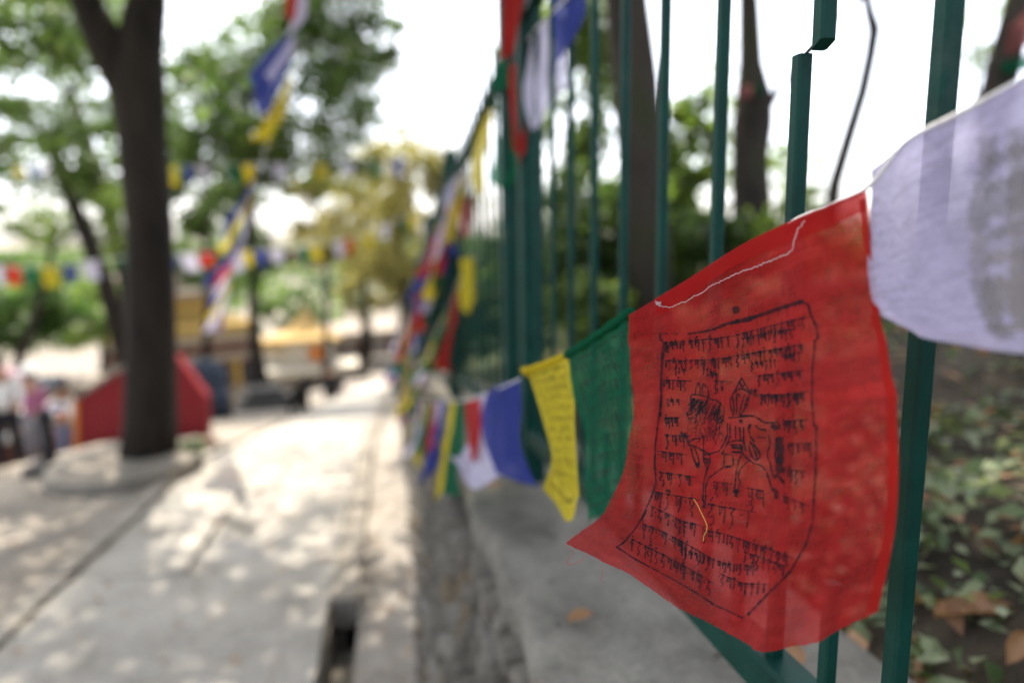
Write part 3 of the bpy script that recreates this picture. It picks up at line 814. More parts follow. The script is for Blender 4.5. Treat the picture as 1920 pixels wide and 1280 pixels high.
# hillside houses far beyond
hs = [(120, 555, 150, 70, 'pink', 'pink house left of the big trunk on the far hillside'), (185, 588, 130, 50, 'pink', 'low pink house below the row of flags on the hillside'),
      (205, 548, 190, 55, 'greyhouse', 'grey house peeping above the pink hillside houses'), (575, 505, 170, 62, 'pink', 'tall pink brick house above the gilded shrine'),
      (600, 545, 140, 40, 'greyhouse', 'narrow grey house just above the shrine roof'), (525, 500, 200, 48, 'pink', 'small pink house behind the slender tree trunk'),
      (650, 500, 210, 60, 'pink', 'pink house half hidden by the olive tree'), (705, 515, 180, 45, 'greyhouse', 'pale grey house behind the olive tree'),
      (345, 500, 190, 60, 'greyhouse', 'pale grey house right of the big trunk'), (60, 585, 120, 44, 'greyhouse', 'grey house at far left among the trees')]
for (px, py, d, wpx, mt, lab) in hs:
    c = unp(px, py, d); k = d/1280; wd = wpx*k; hh = 70*k
    b = thing('hillside_house', (c[0], c[1], c[2]-hh/2), lab, 'house', 'houses on the far hillside')
    an = rnd.uniform(-.3, .3); O = oriented(c, an)
    MB().box(O(0, 0, -hh*.4), (wd, wd*.8, hh*1.8), an).build('wall', MT[mt], b)
    MB().box(O(0, 0, hh*.52), (wd*1.08, wd*.88, hh*.05), an).build('roof', MT['cream'], b)
    for r_ in range(3):
        for q in range(3):
            MB().box(O((q-1)*wd*.3, -wd*.4, hh*(.33-.3*r_)), (wd*.13, wd*.03, hh*.15), an).build('window', MT['window'], b)
# far wooded hillside
n = 2600
fx = nrg.uniform(-170, 60, n); fy = nrg.uniform(75, 330, n)
fp = np.array([(x, y, far_z(x, y)) for x, y in zip(fx, fy)])
base = np.repeat(fp, 9, 0); base += nrg.normal(size=base.shape)*np.array([1.6, 1.6, 1.3])+np.array([0, 0, 2.0])
o = leaves_mesh('far_woods', base, 1.7, MT['leaf'], 99, aspect=.8); tag(o, kind='stuff')

# ------------------------------------------------------------------ people
def skin_mesh(name, pts, edges, rad, mat, parent, subdiv=1):
    me = bpy.data.meshes.new(name+'_cage'); me.from_pydata([tuple(p) for p in pts], edges, []); me.update()
    o = bpy.data.objects.new(name+'_cage', me); COL.objects.link(o)
    md = o.modifiers.new('s', 'SKIN')
    for i, r_ in enumerate(rad):
        s = me.skin_vertices[0].data[i]; s.radius = (r_, r_); s.use_root = (i == 0)
    sb = o.modifiers.new('b', 'SUBSURF'); sb.levels = subdiv; sb.render_levels = subdiv
    dg = bpy.context.evaluated_depsgraph_get()
    m2 = bpy.data.meshes.new_from_object(o.evaluated_get(dg)); m2.name = name
    bpy.data.objects.remove(o); m2.materials.clear(); m2.materials.append(mat)
    m2.polygons.foreach_set('use_smooth', [True]*len(m2.polygons))
    r_ = bpy.data.objects.new(name, m2); COL.objects.link(r_); attach(r_, parent); return r_
def person(loc, face, pose, top, legs, label, hat=None, H=1.62):
    t = thing('person', loc, label, 'person')
    k = H/1.7; ca, sa = math.cos(face), math.sin(face)
    W = lambda p: (loc[0]+(p[0]*ca-p[1]*sa)*k, loc[1]+(p[0]*sa+p[1]*ca)*k, loc[2]+p[2]*k)
    hz = .92 if pose == 'stand' else .16
    if pose == 'stand':
        leg = lambda s: [(s*.09, 0, .86), (s*.11, -.02, .48), (s*.11, .02, .08), (s*.12, -.13, .04)]
    else:
        leg = lambda s: [(s*.10, -.05, .14), (s*.16, -.36, .40), (s*.14, -.42, .07), (s*.14, -.53, .04)]
    dz = hz-.92
    P = [(0, 0, .92+dz), (0, .01, 1.12+dz), (0, .01, 1.36+dz), (0, -.01, 1.48+dz), (0, -.02, 1.56+dz), (0, -.03, 1.66+dz)]
    E = [(0, 1), (1, 2), (2, 3), (3, 4), (4, 5)]; Rr = [.13, .12, .135, .05, .085, .075]
    for s in (-1, 1):
        n0 = len(P); P += [(s*.17, .01, 1.38+dz), (s*.22, -.03, 1.14+dz), (s*.18, -.20, .98+dz), (s*.15, -.28, .97+dz)]
        Rr += [.055, .043, .034, .03]; E += [(2, n0), (n0, n0+1), (n0+1, n0+2), (n0+2, n0+3)]
        n1 = len(P); P += leg(s); Rr += [.085, .06, .042, .035]; E += [(0, n1), (n1, n1+1), (n1+1, n1+2), (n1+2, n1+3)]
    skin_mesh('body', [W(p) for p in P], E, [r_*k for r_ in Rr], MT['skin'], t)
    S_ = [(0, 0, .86+dz), (0, .01, 1.12+dz), (0, .01, 1.36+dz)]; SE = [(0, 1), (1, 2)]; SR = [.155, .145, .155]
    for s in (-1, 1):
        n0 = len(S_); S_ += [(s*.17, .01, 1.38+dz), (s*.22, -.03, 1.14+dz), (s*.19, -.15, 1.02+dz)]; SR += [.068, .058, .05]; SE += [(2, n0), (n0, n0+1), (n0+1, n0+2)]
    skin_mesh('shirt', [W(p) for p in S_], SE, [r_*k for r_ in SR], top, t)
    L_ = [(0, 0, .92+dz)]; LE = []; LR = [.14]
    for s in (-1, 1):
        q = leg(s)[:3]; n0 = len(L_); L_ += q; LR += [.098, .075, .06]; LE += [(0, n0), (n0, n0+1), (n0+1, n0+2)]
    skin_mesh('trousers', [W(p) for p in L_], LE, [r_*k for r_ in LR], legs, t)
    hd = W((0, -.005, 1.66+dz))
    MB().ball(hd, (.096*k, .1*k, .10*k), 12, 8).build('hair', MT['hair'], t, smooth=True)
    nz = W((0, -.11, 1.60+dz)); MB().ball(nz, .016*k, 6, 5).build('nose', MT['skin'], t, smooth=True)
    for s in (-1, 1): MB().ball(W((s*.035, -.098, 1.635+dz)), .012*k, 6, 5).build('eye', MT['hair'], t)
    if hat:
        h_ = W((0, -.01, 1.72+dz)); MB().lathe(h_, [(.17*k, -.03), (.17*k, -.015), (.105*k, 0), (.10*k, .06*k), (.05*k, .09*k)], 14).build('hat', hat, t, smooth=True)
    return t
pm = {k: paint(k+'_clothes', c, .9, .1, .15) for k, c in dict(white=(.7, .69, .66), dark=(.02, .02, .024), magenta=(.30, .10, .19), red=(.5, .03, .03), grey=(.2, .2, .22), blue=(.16, .19, .3), pink=(.5, .32, .36)).items()}
def stand_at(px, d, dy=0):
    p = unp(px, 700, d); return (p[0], p[1], gz(p[0], p[1])+dy)
person(stand_at(-2, 8.6), R(20), 'stand', pm['white'], pm['dark'], 'person in white shirt and dark trousers at left picture edge', None, 1.5)
person(stand_at(54, 11), R(-10), 'stand', pm['magenta'], pm['grey'], 'person in magenta top wearing a wide white hat in the market', pm['white'], 1.6)
person(stand_at(112, 14), R(30), 'stand', pm['white'], pm['blue'], 'person in white shirt standing behind the market stall', None, 1.6)
person(hit(621, 746), R(160), 'sit', pm['dark'], pm['dark'], 'person in dark clothes sitting on the paving before the shrine', None, 1.6)
person(hit(516, 738), R(40), 'sit', pm['red'], pm['dark'], 'person in red top sitting by the stepped stone base', None, 1.6)
person(hit(585, 722), R(10), 'sit', pm['white'], pm['grey'], 'person in white sitting under the shrine platform', None, 1.65)
person(hit(600, 722), R(-20), 'sit', pm['pink'], pm['grey'], 'person in pink sitting right of the one in white', None, 1.6)
# dark dog resting on the path
def dog(px, py, label):
    b = hit(px, py); t = thing('dog', b, label, 'dog')
    W = lambda x, y, z: (b[0]+x*.8-y*.6, b[1]+x*.6+y*.8, b[2]+z)
    P = [W(0, .18, .16), W(0, .02, .28), W(0, -.12, .38), W(0, -.17, .50), W(0, -.24, .54), W(0, -.35, .51)]
    E = [(0, 1), (1, 2), (2, 3), (3, 4), (4, 5)]; Rr = [.11, .11, .10, .06, .07, .032]
    for s in (-1, 1):
        n0 = len(P); P += [W(s*.07, -.13, .30), W(s*.07, -.13, .14), W(s*.07, -.17, .03)]; Rr += [.045, .03, .028]; E += [(2, n0), (n0, n0+1), (n0+1, n0+2)]
        n0 = len(P); P += [W(s*.10, .12, .15), W(s*.12, -.03, .15), W(s*.12, .10, .06), W(s*.12, -.03, .03)]; Rr += [.07, .05, .03, .028]; E += [(0, n0), (n0, n0+1), (n0+1, n0+2), (n0+2, n0+3)]
        n0 = len(P); P += [W(s*.05, -.20, .61), W(s*.06, -.20, .66)]; Rr += [.022, .008]; E += [(4, n0), (n0, n0+1)]
    n0 = len(P); P += [W(0, .30, .08), W(.06, .44, .04)]; Rr += [.025, .012]; E += [(0, n0), (n0, n0+1)]
    skin_mesh('body', P, E, Rr, MT['hair'], t)
    for s in (-1, 1): MB().ball(W(s*.035, -.29, .555), .01, 6, 5).build('eye', MT['window'], t)
dog(562, 775, 'dark dog sitting on the sunlit path before the shrine')
# market stall and parasol
m0 = stand_at(105, 11.5)
ms = thing('market_stall', m0, 'market stall table heaped with bright cloth left of the red wall', 'stall')
MB().box((m0[0], m0[1], m0[2]+.72), (1.3, .8, .05)).build('table_top', MT['cream'], ms)
for x in (-.58, .58):
    for y in (-.33, .33): MB().box((m0[0]+x, m0[1]+y, m0[2]+.34), (.05, .05, .72)).build('leg', MT['brownwood'], ms)
for i in range(9):
    c = (m0[0]-.52+.13*i, m0[1]+rnd.uniform(-.25, .2), m0[2]+.80+rnd.uniform(0, .05))
    k = ('white', 'yellow', 'pink', 'blue', 'white', 'orange', 'white', 'magenta', 'yellow')[i]
    mt = pm.get(k) or FM[k]
    mb = MB().box(c, (.17, .26, .13), rnd.uniform(-.3, .3), .85); tag(mb.build('cloth_bundle', mt), f'{k} folded cloth bundle on the market stall, ' + ('leftmost' if i == 0 else f'number {i+1} from left' if False else ['','beside the leftmost white one','near the left end','left of the middle','in the middle','right of the middle','beside the orange one','near the right end','at the right end'][i]), 'cloth', 'cloth bundles on the stall')
for px, d, zt, wd, mt, lab in ((150, 17, 1.9, 2.0, 'cream', 'stall under a flat beige awning left of the red wall'), (95, 21, 2.1, 2.4, 'pink', 'stall under a dusky pink awning farther back in the market'),
                               (215, 23, 2.0, 2.2, 'greyhouse', 'stall with grey awning just behind the red wall'), (30, 15, 2.0, 1.5, 'tarp', 'stall with blue-grey awning near the left edge')):
    a_ = stand_at(px, d); aw = thing('awning_stall', a_, lab, 'stall', 'awning stalls in the market')
    MB().box((a_[0], a_[1], a_[2]+zt), (wd, 1.5, .07), .1, .96).build('awning', MT[mt], aw)
    MB().box((a_[0], a_[1]-.72, a_[2]+zt-.12), (wd*.98, .03, .2), .1).build('valance', MT[mt], aw)
    for x in (-.46, .46):
        for y in (-.6, .6): MB().box((a_[0]+x*wd, a_[1]+y, a_[2]+zt/2), (.06, .06, zt)).build('post', MT['brownwood'], aw)
    MB().box((a_[0], a_[1], a_[2]+.4), (wd*.85, .9, .8)).build('counter', MT['brownwood'], aw)
    for q in range(5):
        MB().box((a_[0]-wd*.35+q*wd*.17, a_[1]-.2, a_[2]+.87), (.22, .3, .14), rnd.uniform(-.3, .3)).build('goods', (pm['pink'], pm['white'], FM['yellow'], pm['blue'], pm['red'])[(q+px) % 5], aw)
u0 = stand_at(8, 12.5)
um = thing('parasol', u0, 'pink parasol on a thin pole at the left picture edge', 'parasol')
MB().tube([(u0[0], u0[1], u0[2]), (u0[0], u0[1], u0[2]+2.1)], .02, 8).build('pole', MT['dark'], um)
MB().lathe((u0[0], u0[1], u0[2]+1.75), [(.46, 0), (.44, .05), (.28, .17), (.1, .26), (.02, .30)], 10).build('canopy', pm['pink'], um)

# ================================================================== PRAYER FLAGS
def catmull(P, t):
    """P: (n, ...) control values, t: (m,) in 0..1"""
    n = len(P); x = np.clip(t, 0, 1)*(n-1); i = np.clip(np.floor(x).astype(int), 0, n-2); f = (x-i)
    Q = np.concatenate([(2*P[0]-P[1])[None], P, (2*P[-1]-P[-2])[None]])
    sh = (-1,)+(1,)*(P.ndim-1); f = f.reshape(sh)
    a, b, c, d = Q[i], Q[i+1], Q[i+2], Q[i+3]
    return .5*((2*b)+(-a+c)*f+(2*a-5*b+4*c-d)*f*f+(-a+3*b-3*c+d)*f**3)
class Cloth:
    def __init__(s, G, wr=.0015, seed=0, nu=49, nv=49, folds=()):
        s.G = np.asarray(G, float); s.nu, s.nv = nu, nv; s.seed = seed
        uu = np.linspace(0, 1, nu); vv = np.linspace(0, 1, nv)
        A = catmull(s.G, vv); A = np.swapaxes(A, 0, 1); A = catmull(A, uu); P = np.swapaxes(A, 0, 1)   # (nv, nu, 3)
        g = np.random.default_rng(seed)
        N = s.norm(P); U, V = np.meshgrid(uu, vv)
        D = np.zeros_like(U)
        for k in range(7):
            a, b, ph = g.uniform(2, 15), g.uniform(-7, 7), g.uniform(0, 6.28)
            D += np.sin(a*U+b*V+ph)*g.uniform(.3, 1)/(1+k*.4)
        fade = np.clip(V*6, .25, 1)
        for (u0, v0, du, dv, hgt, L) in folds:
            a = math.hypot(du, dv); t = ((U-u0)*du+(V-v0)*dv)/a; q = (-(U-u0)*dv+(V-v0)*du)/a
            D = D+hgt/wr*np.exp(-(q/.028)**2)*np.exp(-(t/L)**4)
        s.P = P+N*(D*wr*fade)[..., None]; s.N = s.norm(s.P); s.U, s.V = U, V
    def norm(s, P):
        a = np.gradient(P, axis=1); b = np.gradient(P, axis=0); n = np.cross(a, b)
        n /= np.linalg.norm(n, axis=2)[..., None]+1e-12
        c = P.mean((0, 1))-CAM
        if (n.mean((0, 1)) @ c) > 0: n = -n
        return n
    def at(s, u, v, off=0):
        x = np.clip(u, 0, 1)*(s.nu-1); y = np.clip(v, 0, 1)*(s.nv-1)
        i = np.clip(x.astype(int), 0, s.nu-2); j = np.clip(y.astype(int), 0, s.nv-2); f = (x-i)[:, None]; h = (y-j)[:, None]
        B = lambda A: (A[j, i]*(1-f)+A[j, i+1]*f)*(1-h)+(A[j+1, i]*(1-f)+A[j+1, i+1]*f)*h
        return B(s.P)+B(s.N)*off
    def obj(s, name, mat, jag=0, parent=None):
        P = s.P.copy()
        if jag:
            g = np.random.default_rng(s.seed+5)
            P[-1] += (P[-1]-P[-2])*g.uniform(-jag, jag, (s.nu, 1)); P[:, 0] += (P[:, 0]-P[:, 1])*g.uniform(-jag, jag, (s.nv, 1))
        mb = MB().grid(P); me = mb.mesh(name, mat, True)
        uvl = me.uv_layers.new(name='UVMap')
        li = np.zeros(len(me.loops), dtype=np.int32); me.loops.foreach_get('vertex_index', li)
        uv = np.stack([s.U.ravel()[li], 1-s.V.ravel()[li]], 1); uvl.data.foreach_set('uv', uv.ravel().astype(np.float32))
        o = bpy.data.objects.new(name, me); COL.objects.link(o)
        if parent: attach(o, parent)
        return o
    def locate(s, px):
        """pixel positions -> cloth coordinates"""
        Q = proj(s.P.reshape(-1, 3)).reshape(s.nv, s.nu, 2); flat = Q.reshape(-1, 2)
        gu = np.gradient(Q, axis=1)*(s.nu-1); gv = np.gradient(Q, axis=0)*(s.nv-1)
        px = np.asarray(px, float); out = np.zeros_like(px)
        for a in range(0, len(px), 800):
            p = px[a:a+800]; d = ((p[:, None]-flat[None])**2).sum(2).argmin(1)
            j, i = np.divmod(d, s.nu); r_ = p-Q[j, i]; A = gu[j, i]; B = gv[j, i]
            det = A[:, 0]*B[:, 1]-A[:, 1]*B[:, 0]; det = np.where(np.abs(det) < 1e-6, 1e-6, det)
            du = (r_[:, 0]*B[:, 1]-r_[:, 1]*B[:, 0])/det; dv = (A[:, 0]*r_[:, 1]-A[:, 1]*r_[:, 0])/det
            lim = 1.5/s.nu
            out[a:a+800, 0] = i/(s.nu-1)+np.clip(du, -lim, lim); out[a:a+800, 1] = j/(s.nv-1)+np.clip(dv, -lim, lim)
        return np.clip(out, 0, 1)
def resample(p, step):
    p = np.asarray(p, float); d = np.r_[0, np.cumsum(np.linalg.norm(np.diff(p, axis=0), axis=1))]
    n = max(2, int(d[-1]/step)+1); t = np.linspace(0, d[-1], n)
    return np.stack([np.interp(t, d, p[:, 0]), np.interp(t, d, p[:, 1])], 1)
def ribbons(cloth, strokes, mat, name, parent, off=.0006, space='px', sx=1.0):
    """strokes: (points, width) laid on the cloth as printed marks"""
    L = []; Rr = []; runs = []
    for (pts, wd) in strokes:
        p = resample(pts, 4 if space == 'px' else .012); t = np.gradient(p, axis=0); t /= np.linalg.norm(t, axis=1)[:, None]+1e-9
        nn = np.stack([-t[:, 1], t[:, 0]], 1)
        g = np.random.default_rng(len(p)+int(abs(p[0, 0]*7)))
        ww = wd*.5*(1+.25*g.normal(size=len(p)))[:, None]
        L.append(p+nn*ww); Rr.append(p-nn*ww); runs.append(len(p))
    A = np.concatenate(L); B = np.concatenate(Rr)
    if space == 'px': A = cloth.locate(A); B = cloth.locate(B)
    else: A = np.clip(A, 0, 1); B = np.clip(B, 0, 1)
    PA = cloth.at(A[:, 0], A[:, 1], off); PB = cloth.at(B[:, 0], B[:, 1], off)
    mb = MB(); k = 0
    for n in runs:
        n0 = len(mb.v)
        for i in range(n): mb.v += [tuple(PA[k+i]), tuple(PB[k+i])]
        for i in range(n-1): mb.f.append((n0+2*i, n0+2*i+1, n0+2*i+3, n0+2*i+2))
        k += n
    return mb.build(name, mat, parent)
# letter strokes with a flat head line and hanging stems
GL = [
 [[(0, 0), (.9, 0)], [(.15, 0), (.12, .35), (.3, .5), (.45, .3), (.45, 0)], [(.8, 0), (.8, .95)]],
 [[(0, 0), (.8, 0)], [(.4, 0), (.42, .3), (.15, .5), (.3, .7), (.7, .55), (.75, .9), (.5, 1.1)]],
 [[(0, 0), (.85, 0)], [(.1, 0), (.1, .6), (.5, .62)], [(.75, 0), (.75, 1.05)], [(.4, 0), (.42, .35)]],
 [[(0, 0), (.7, 0)], [(.6, 0), (.25, .28), (.55, .5), (.5, .9), (.2, 1.2)]],
 [[(0, 0), (.9, 0)], [(.2, 0), (.2, .55), (.5, .55), (.5, .1)], [(.8, 0), (.78, .6), (.6, .95)]],
 [[(0, .02), (.75, 0)], [(.35, .02), (.1, .3), (.35, .45), (.6, .25)], [(.35, .45), (.4, 1.15)]],
 [[(0, 0), (.9, 0)], [(.1, 0), (.05, .45), (.3, .55)], [(.45, 0), (.45, .5)], [(.8, 0), (.82, 1.0)], [(.45, .5), (.8, .45)]],
 [[(0, 0), (.65, 0)], [(.5, 0), (.5, .35), (.15, .4), (.2, .75), (.5, .7), (.55, .95)], [(.5, .95), (.35, 1.3), (.15, 1.1)]],
 [[(0, 0), (.8, 0)], [(.7, 0), (.7, .5), (.2, .5), (.2, .15)], [(.7, .5), (.4, .9), (.7, 1.05), (.6, 1.3)]],
 [[(.3, -.05), (.35, .9)]],
 [[(.2, .25), (.35, .32)]],
]
VW = [[(.2, -.12), (.35, -.35), (.55, -.3), (.5, -.12)], [(.1, -.15), (.5, -.38)], [(.1, -.3), (.25, -.15), (.45, -.32)], [(.3, -.28), (.4, -.2)]]
def text_row(line, h, wd, seed, down=(0, 1), adv=.8, gap=.12):
    """letters hanging from a head line (a polyline)"""
    rg = random.Random(seed); out = []
    p = np.asarray(line, float); d = np.r_[0, np.cumsum(np.linalg.norm(np.diff(p, axis=0), axis=1))]
    s = 0; dn = np.array(down, float)
    while s < d[-1]-h*.3:
        gl = rg.choice(GL); k = h*rg.uniform(.75, 1.05)
        a = np.array([np.interp(s, d, p[:, i]) for i in range(2)]); b = np.array([np.interp(min(s+h*adv, d[-1]), d, p[:, i]) for i in range(2)])
        t = (b-a)/(np.linalg.norm(b-a)+1e-9)
        st = [x for x in gl]
        if rg.random() < .4 and len(gl) > 1: st = st+[rg.choice(VW)]
        for q in st:
            pts = [a+t*(x*adv*k+rg.uniform(-.03, .03)*k)+dn*((y+rg.uniform(-.03, .03))*k*.85) for x, y in q]
            out.append((pts, wd*rg.uniform(.7, 1.25)))
        s += h*adv*(1.0 if len(gl) > 1 else .45)+h*gap
    return out

# ---- the red flag in focus
RG = [[(1178, 590, .560), (1285, 527, .525), (1400, 456, .480), (1515, 402, .430), (1626, 358, .392)],
      [(1180, 690, .556), (1292, 645, .522), (1412, 582, .472), (1530, 528, .424), (1641, 500, .386)],
      [(1187, 780, .552), (1288, 765, .519), (1412, 727, .470), (1535, 688, .420), (1664, 660, .382)],
      [(1172, 872, .552), (1272, 893, .518), (1398, 888, .470), (1530, 858, .418), (1681, 812, .380)],
      [(1128, 962, .544), (1240, 1005, .518), (1366, 1034, .474), (1508, 1030, .426), (1677, 985, .388)],
      [(1060, 1020, .522), (1180, 1078, .510), (1312, 1158, .482), (1452, 1222, .440), (1645, 1150, .400)]]
red = Cloth([[unp(*p) for p in r_] for r_ in RG], .0024, 3, 97, 97, [(.70, .92, .05, 1, .006, .2), (.80, .9, -.12, 1, -.006, .16), (.86, .94, .1, 1, .005, .14), (.05, .10, 1, .35, .004, .16), (.08, .9, .5, .6, -.004, .2), (.9, .3, 1, .25, .003, .15), (.88, .5, 1, .1, -.003, .2), (.3, .98, 1, .1, .003, .2), (.04, .62, .3, 1, .005, .25), (.55, .08, 1, -.05, .003, .35)])
o_red = red.obj('prayer_flag', FM['red_near'], .16)
tag(o_red, 'large red prayer flag with black printed horse and script, in focus', 'prayer flag', 'flags on the low string along the fence')
c2 = lambda x, y: (1200+x/5.333, 560+y/5.333)
c3 = lambda x, y: (1200+x/5.333, 740+y/5.333)
c4 = lambda x, y: (1120+x/4.571, 920+y/4.571)
T2 = lambda L: [c2(*p) for p in L]
T3 = lambda L: [c3(*p) for p in L]
T4 = lambda L: [c4(*p) for p in L]
st = []
st += [(T2([(480, 352), (620, 332), (760, 302)]), 4.5), (T2([(740, 305), (870, 250), (1000, 225)]), 6.5), (T2([(960, 228), (1060, 212), (1250, 150), (1420, 90), (1640, 25)]), 7.5)]
st += [(T2([(1620, 25), (1690, 60), (1715, 160), (1770, 280), (1785, 400), (1740, 430)]), 4.5), (T2([(1755, 430), (1730, 700), (1725, 1000), (1745, 1280)])+T3([(1770, 300), (1760, 800), (1740, 1060)])+T4([(1860, 60), (1850, 260), (1790, 460), (1650, 690), (1450, 900), (1290, 1060)]), 3.6)]
st += [(T2([(200, 350), (205, 400), (240, 440), (228, 560), (215, 800), (215, 1000), (205, 1180)]), 4.8), (T3([(212, 60), (205, 140), (180, 300), (158, 500), (150, 700), (165, 880), (120, 1010), (10, 1260)])+T4([(430, 160), (330, 320), (230, 440), (165, 485)]), 3.4)]
st += [(T4([(160, 480), (330, 590), (640, 750), (850, 870), (1000, 970), (1250, 1085)]), 2.8)]
st += [(T2([(200, 345), (280, 348)]), 2.0), (T2([(320, 350), (380, 352)]), 1.5)]
dc = c2(965, 112)
st += [([(dc[0]-6.6, dc[1]), (dc[0]+6.6, dc[1])], 12.5), ([(dc[0]-4.4, dc[1]-5), (dc[0]+4.4, dc[1]-5)], 5), ([(dc[0]-4.4, dc[1]+5), (dc[0]+4.4, dc[1]+5)], 5)]
ROWS2 = [([(250, 430), (470, 425)], 70), ([(490, 420), (740, 400), (950, 372)], 95), ([(960, 362), (1300, 275), (1700, 175)], 105), ([(1020, 400), (1330, 330), (1560, 300)], 80),
         ([(250, 618), (490, 618), (700, 612), (860, 590), (1100, 548), (1380, 500), (1640, 455)], 82), ([(250, 480), (330, 478)], 60), ([(350, 695), (480, 700)], 55), ([(630, 690), (800, 760)], 60),
         ([(1110, 640), (1420, 600)], 70), ([(232, 812), (520, 822)], 85), ([(745, 822), (935, 830)], 90), ([(1180, 772), (1400, 745), (1650, 715)], 90), ([(1440, 560), (1640, 530)], 70),
         ([(265, 1005), (420, 1008)], 62), ([(1200, 955), (1450, 960), (1700, 925)], 100), ([(250, 1190), (400, 1190)], 80), ([(1430, 1230), (1690, 1205)], 70), ([(1120, 740), (1170, 740)], 150), ([(1090, 900), (1180, 920)], 60)]
ROWS3 = [([(1200, 10), (1600, 5)], 90), ([(1450, 262), (1700, 248)], 110), ([(1490, 490), (1720, 482)], 120), ([(1480, 750), (1670, 765)], 100), ([(1440, 1010), (1690, 1110)], 100),
         ([(250, 232), (400, 226)], 95), ([(250, 402), (500, 412)], 110), ([(180, 562), (480, 602)], 115), ([(190, 772), (560, 822)], 115), ([(735, 872), (920, 890)], 130), ([(1070, 930), (1245, 960)], 150)]
ROWS4 = [([(500, 10), (700, 45), (880, 78)], 125), ([(950, 110), (1160, 150), (1370, 185)], 140), ([(460, 130), (600, 195), (740, 262), (900, 300)], 100), ([(900, 330), (1100, 370), (1400, 470), (1680, 575)], 90),
         ([(385, 282), (560, 350), (770, 455), (1000, 590)], 92), ([(290, 412), (430, 480), (560, 545), (760, 650), (1000, 790)], 95), ([(1040, 700), (1250, 790), (1480, 800)], 80), ([(700, 480), (1100, 620), (1350, 640)], 70), ([(1260, 520), (1600, 640)], 80)]
sd = 0
for (rows, T_, k) in ((ROWS2, T2, 5.333), (ROWS3, T3, 5.333), (ROWS4, T4, 4.571)):
    for (L, h) in rows:
        sd += 1; st += text_row(T_(L), h/k*1.34, 3.0, sd, adv=.45, gap=.05, down=(-.12 if T_ is T4 else 0, 1))
        if h > 75: st.append((T_(L), 1.5))
# wind horse: head, neck hatching, flaming jewel, saddle, body, legs
H2 = [[(560, 960), (560, 900), (588, 832), (612, 905), (602, 962)], [(632, 962), (630, 842), (668, 880), (692, 930), (690, 985)], [(510, 985), (520, 955), (600, 962), (690, 985)],
      [(510, 985), (515, 1040), (560, 1120)], [(690, 985), (660, 1060), (600, 1130), (560, 1170)], [(470, 1130), (490, 1200), (540, 1180)], [(560, 1120), (500, 1160), (470, 1150)],
      [(700, 1000), (780, 1020), (850, 1090), (835, 1200), (790, 1300)], [(1020, 790), (945, 935), (905, 1010), (915, 1100), (940, 1170)], [(1020, 790), (1060, 860), (1105, 940), (1080, 1050), (1010, 1170)],
      [(945, 940), (990, 900), (1040, 900), (1100, 940)], [(1000, 830), (1030, 890), (1050, 850)], [(970, 960), (975, 1160)], [(1050, 960), (1020, 1060), (1000, 1165)], [(1085, 970), (1050, 1080)], [(930, 970), (950, 1160)],
      [(970, 950), (1010, 960), (990, 985)], [(890, 1190), (1010, 1180), (1130, 1170)], [(1180, 1190), (1230, 1230), (1290, 1240)]]
H3 = [[(1000, 210), (1120, 205), (1180, 230), (1250, 275), (1320, 280)], [(1320, 280), (1390, 270), (1410, 330), (1350, 350), (1320, 310)], [(880, 280), (880, 400), (845, 480), (800, 560), (700, 590), (640, 560), (640, 400)],
      [(905, 290), (905, 420), (860, 520), (820, 600)], [(960, 310), (960, 440)], [(1000, 320), (1010, 450)], [(1040, 320), (1040, 450), (1060, 560)], [(1110, 290), (1090, 340), (1110, 420), (1150, 470)],
      [(880, 480), (960, 455), (1030, 460)], [(1160, 300), (1190, 340), (1270, 355)], [(1180, 420), (1270, 430)], [(1100, 470), (1140, 500), (1200, 560), (1205, 620), (1170, 660), (1120, 610), (1090, 500)], [(1130, 500), (1160, 580), (1180, 650)], [(1150, 490), (1190, 590)],
      [(930, 570), (1030, 580), (1060, 620), (1130, 680), (1220, 705), (1270, 760), (1300, 860), (1330, 960)], [(1030, 580), (990, 660), (970, 760), (955, 900), (945, 980)], [(1080, 660), (1000, 750), (985, 830), (1010, 870), (985, 960)],
      [(1290, 400), (1310, 480), (1275, 600), (1310, 680), (1330, 790), (1370, 830), (1380, 780), (1360, 600), (1370, 430)], [(1330, 830), (1385, 800), (1440, 880)],
      [(500, 500), (560, 520), (640, 560)], [(480, 480), (540, 440), (610, 435)], [(510, 510), (530, 600), (570, 720)], [(540, 500), (590, 640), (595, 700)], [(640, 560), (640, 650), (670, 720)], [(700, 590), (710, 660), (670, 760), (640, 880), (630, 1060)],
      [(850, 590), (840, 720), (760, 780), (690, 830), (660, 920), (660, 1050)], [(850, 590), (930, 600), (940, 700), (860, 720)], [(640, 590), (710, 600)], [(900, 500), (1020, 495), (1030, 570), (920, 570)]]
FAT3 = [([(945, 980), (990, 940), (960, 1020)], 6), ([(1330, 940), (1365, 960), (1375, 1040)], 8), ([(630, 1070), (660, 1060), (640, 1130)], 7), ([(560, 690), (590, 680), (580, 735)], 6), ([(640, 640), (690, 640), (665, 690)], 6), ([(850, 715), (920, 720)], 4), ([(450, 380), (475, 440), (500, 510)], 5), ([(1000, 270), (1030, 255)], 7),
        ([(1320, 310), (1400, 320)], 7), ([(1400, 420), (1410, 560), (1405, 700), (1420, 780)], 14), ([(920, 520), (1030, 530)], 7), ([(1110, 290), (1095, 340)], 4), ([(1400, 820), (1450, 890)], 5)]
st += [(T2(s), 2.9) for s in H2]+[(T3(s), 3.1) for s in H3]+[(T3(s), w_) for s, w_ in FAT3]
rg = random.Random(4)
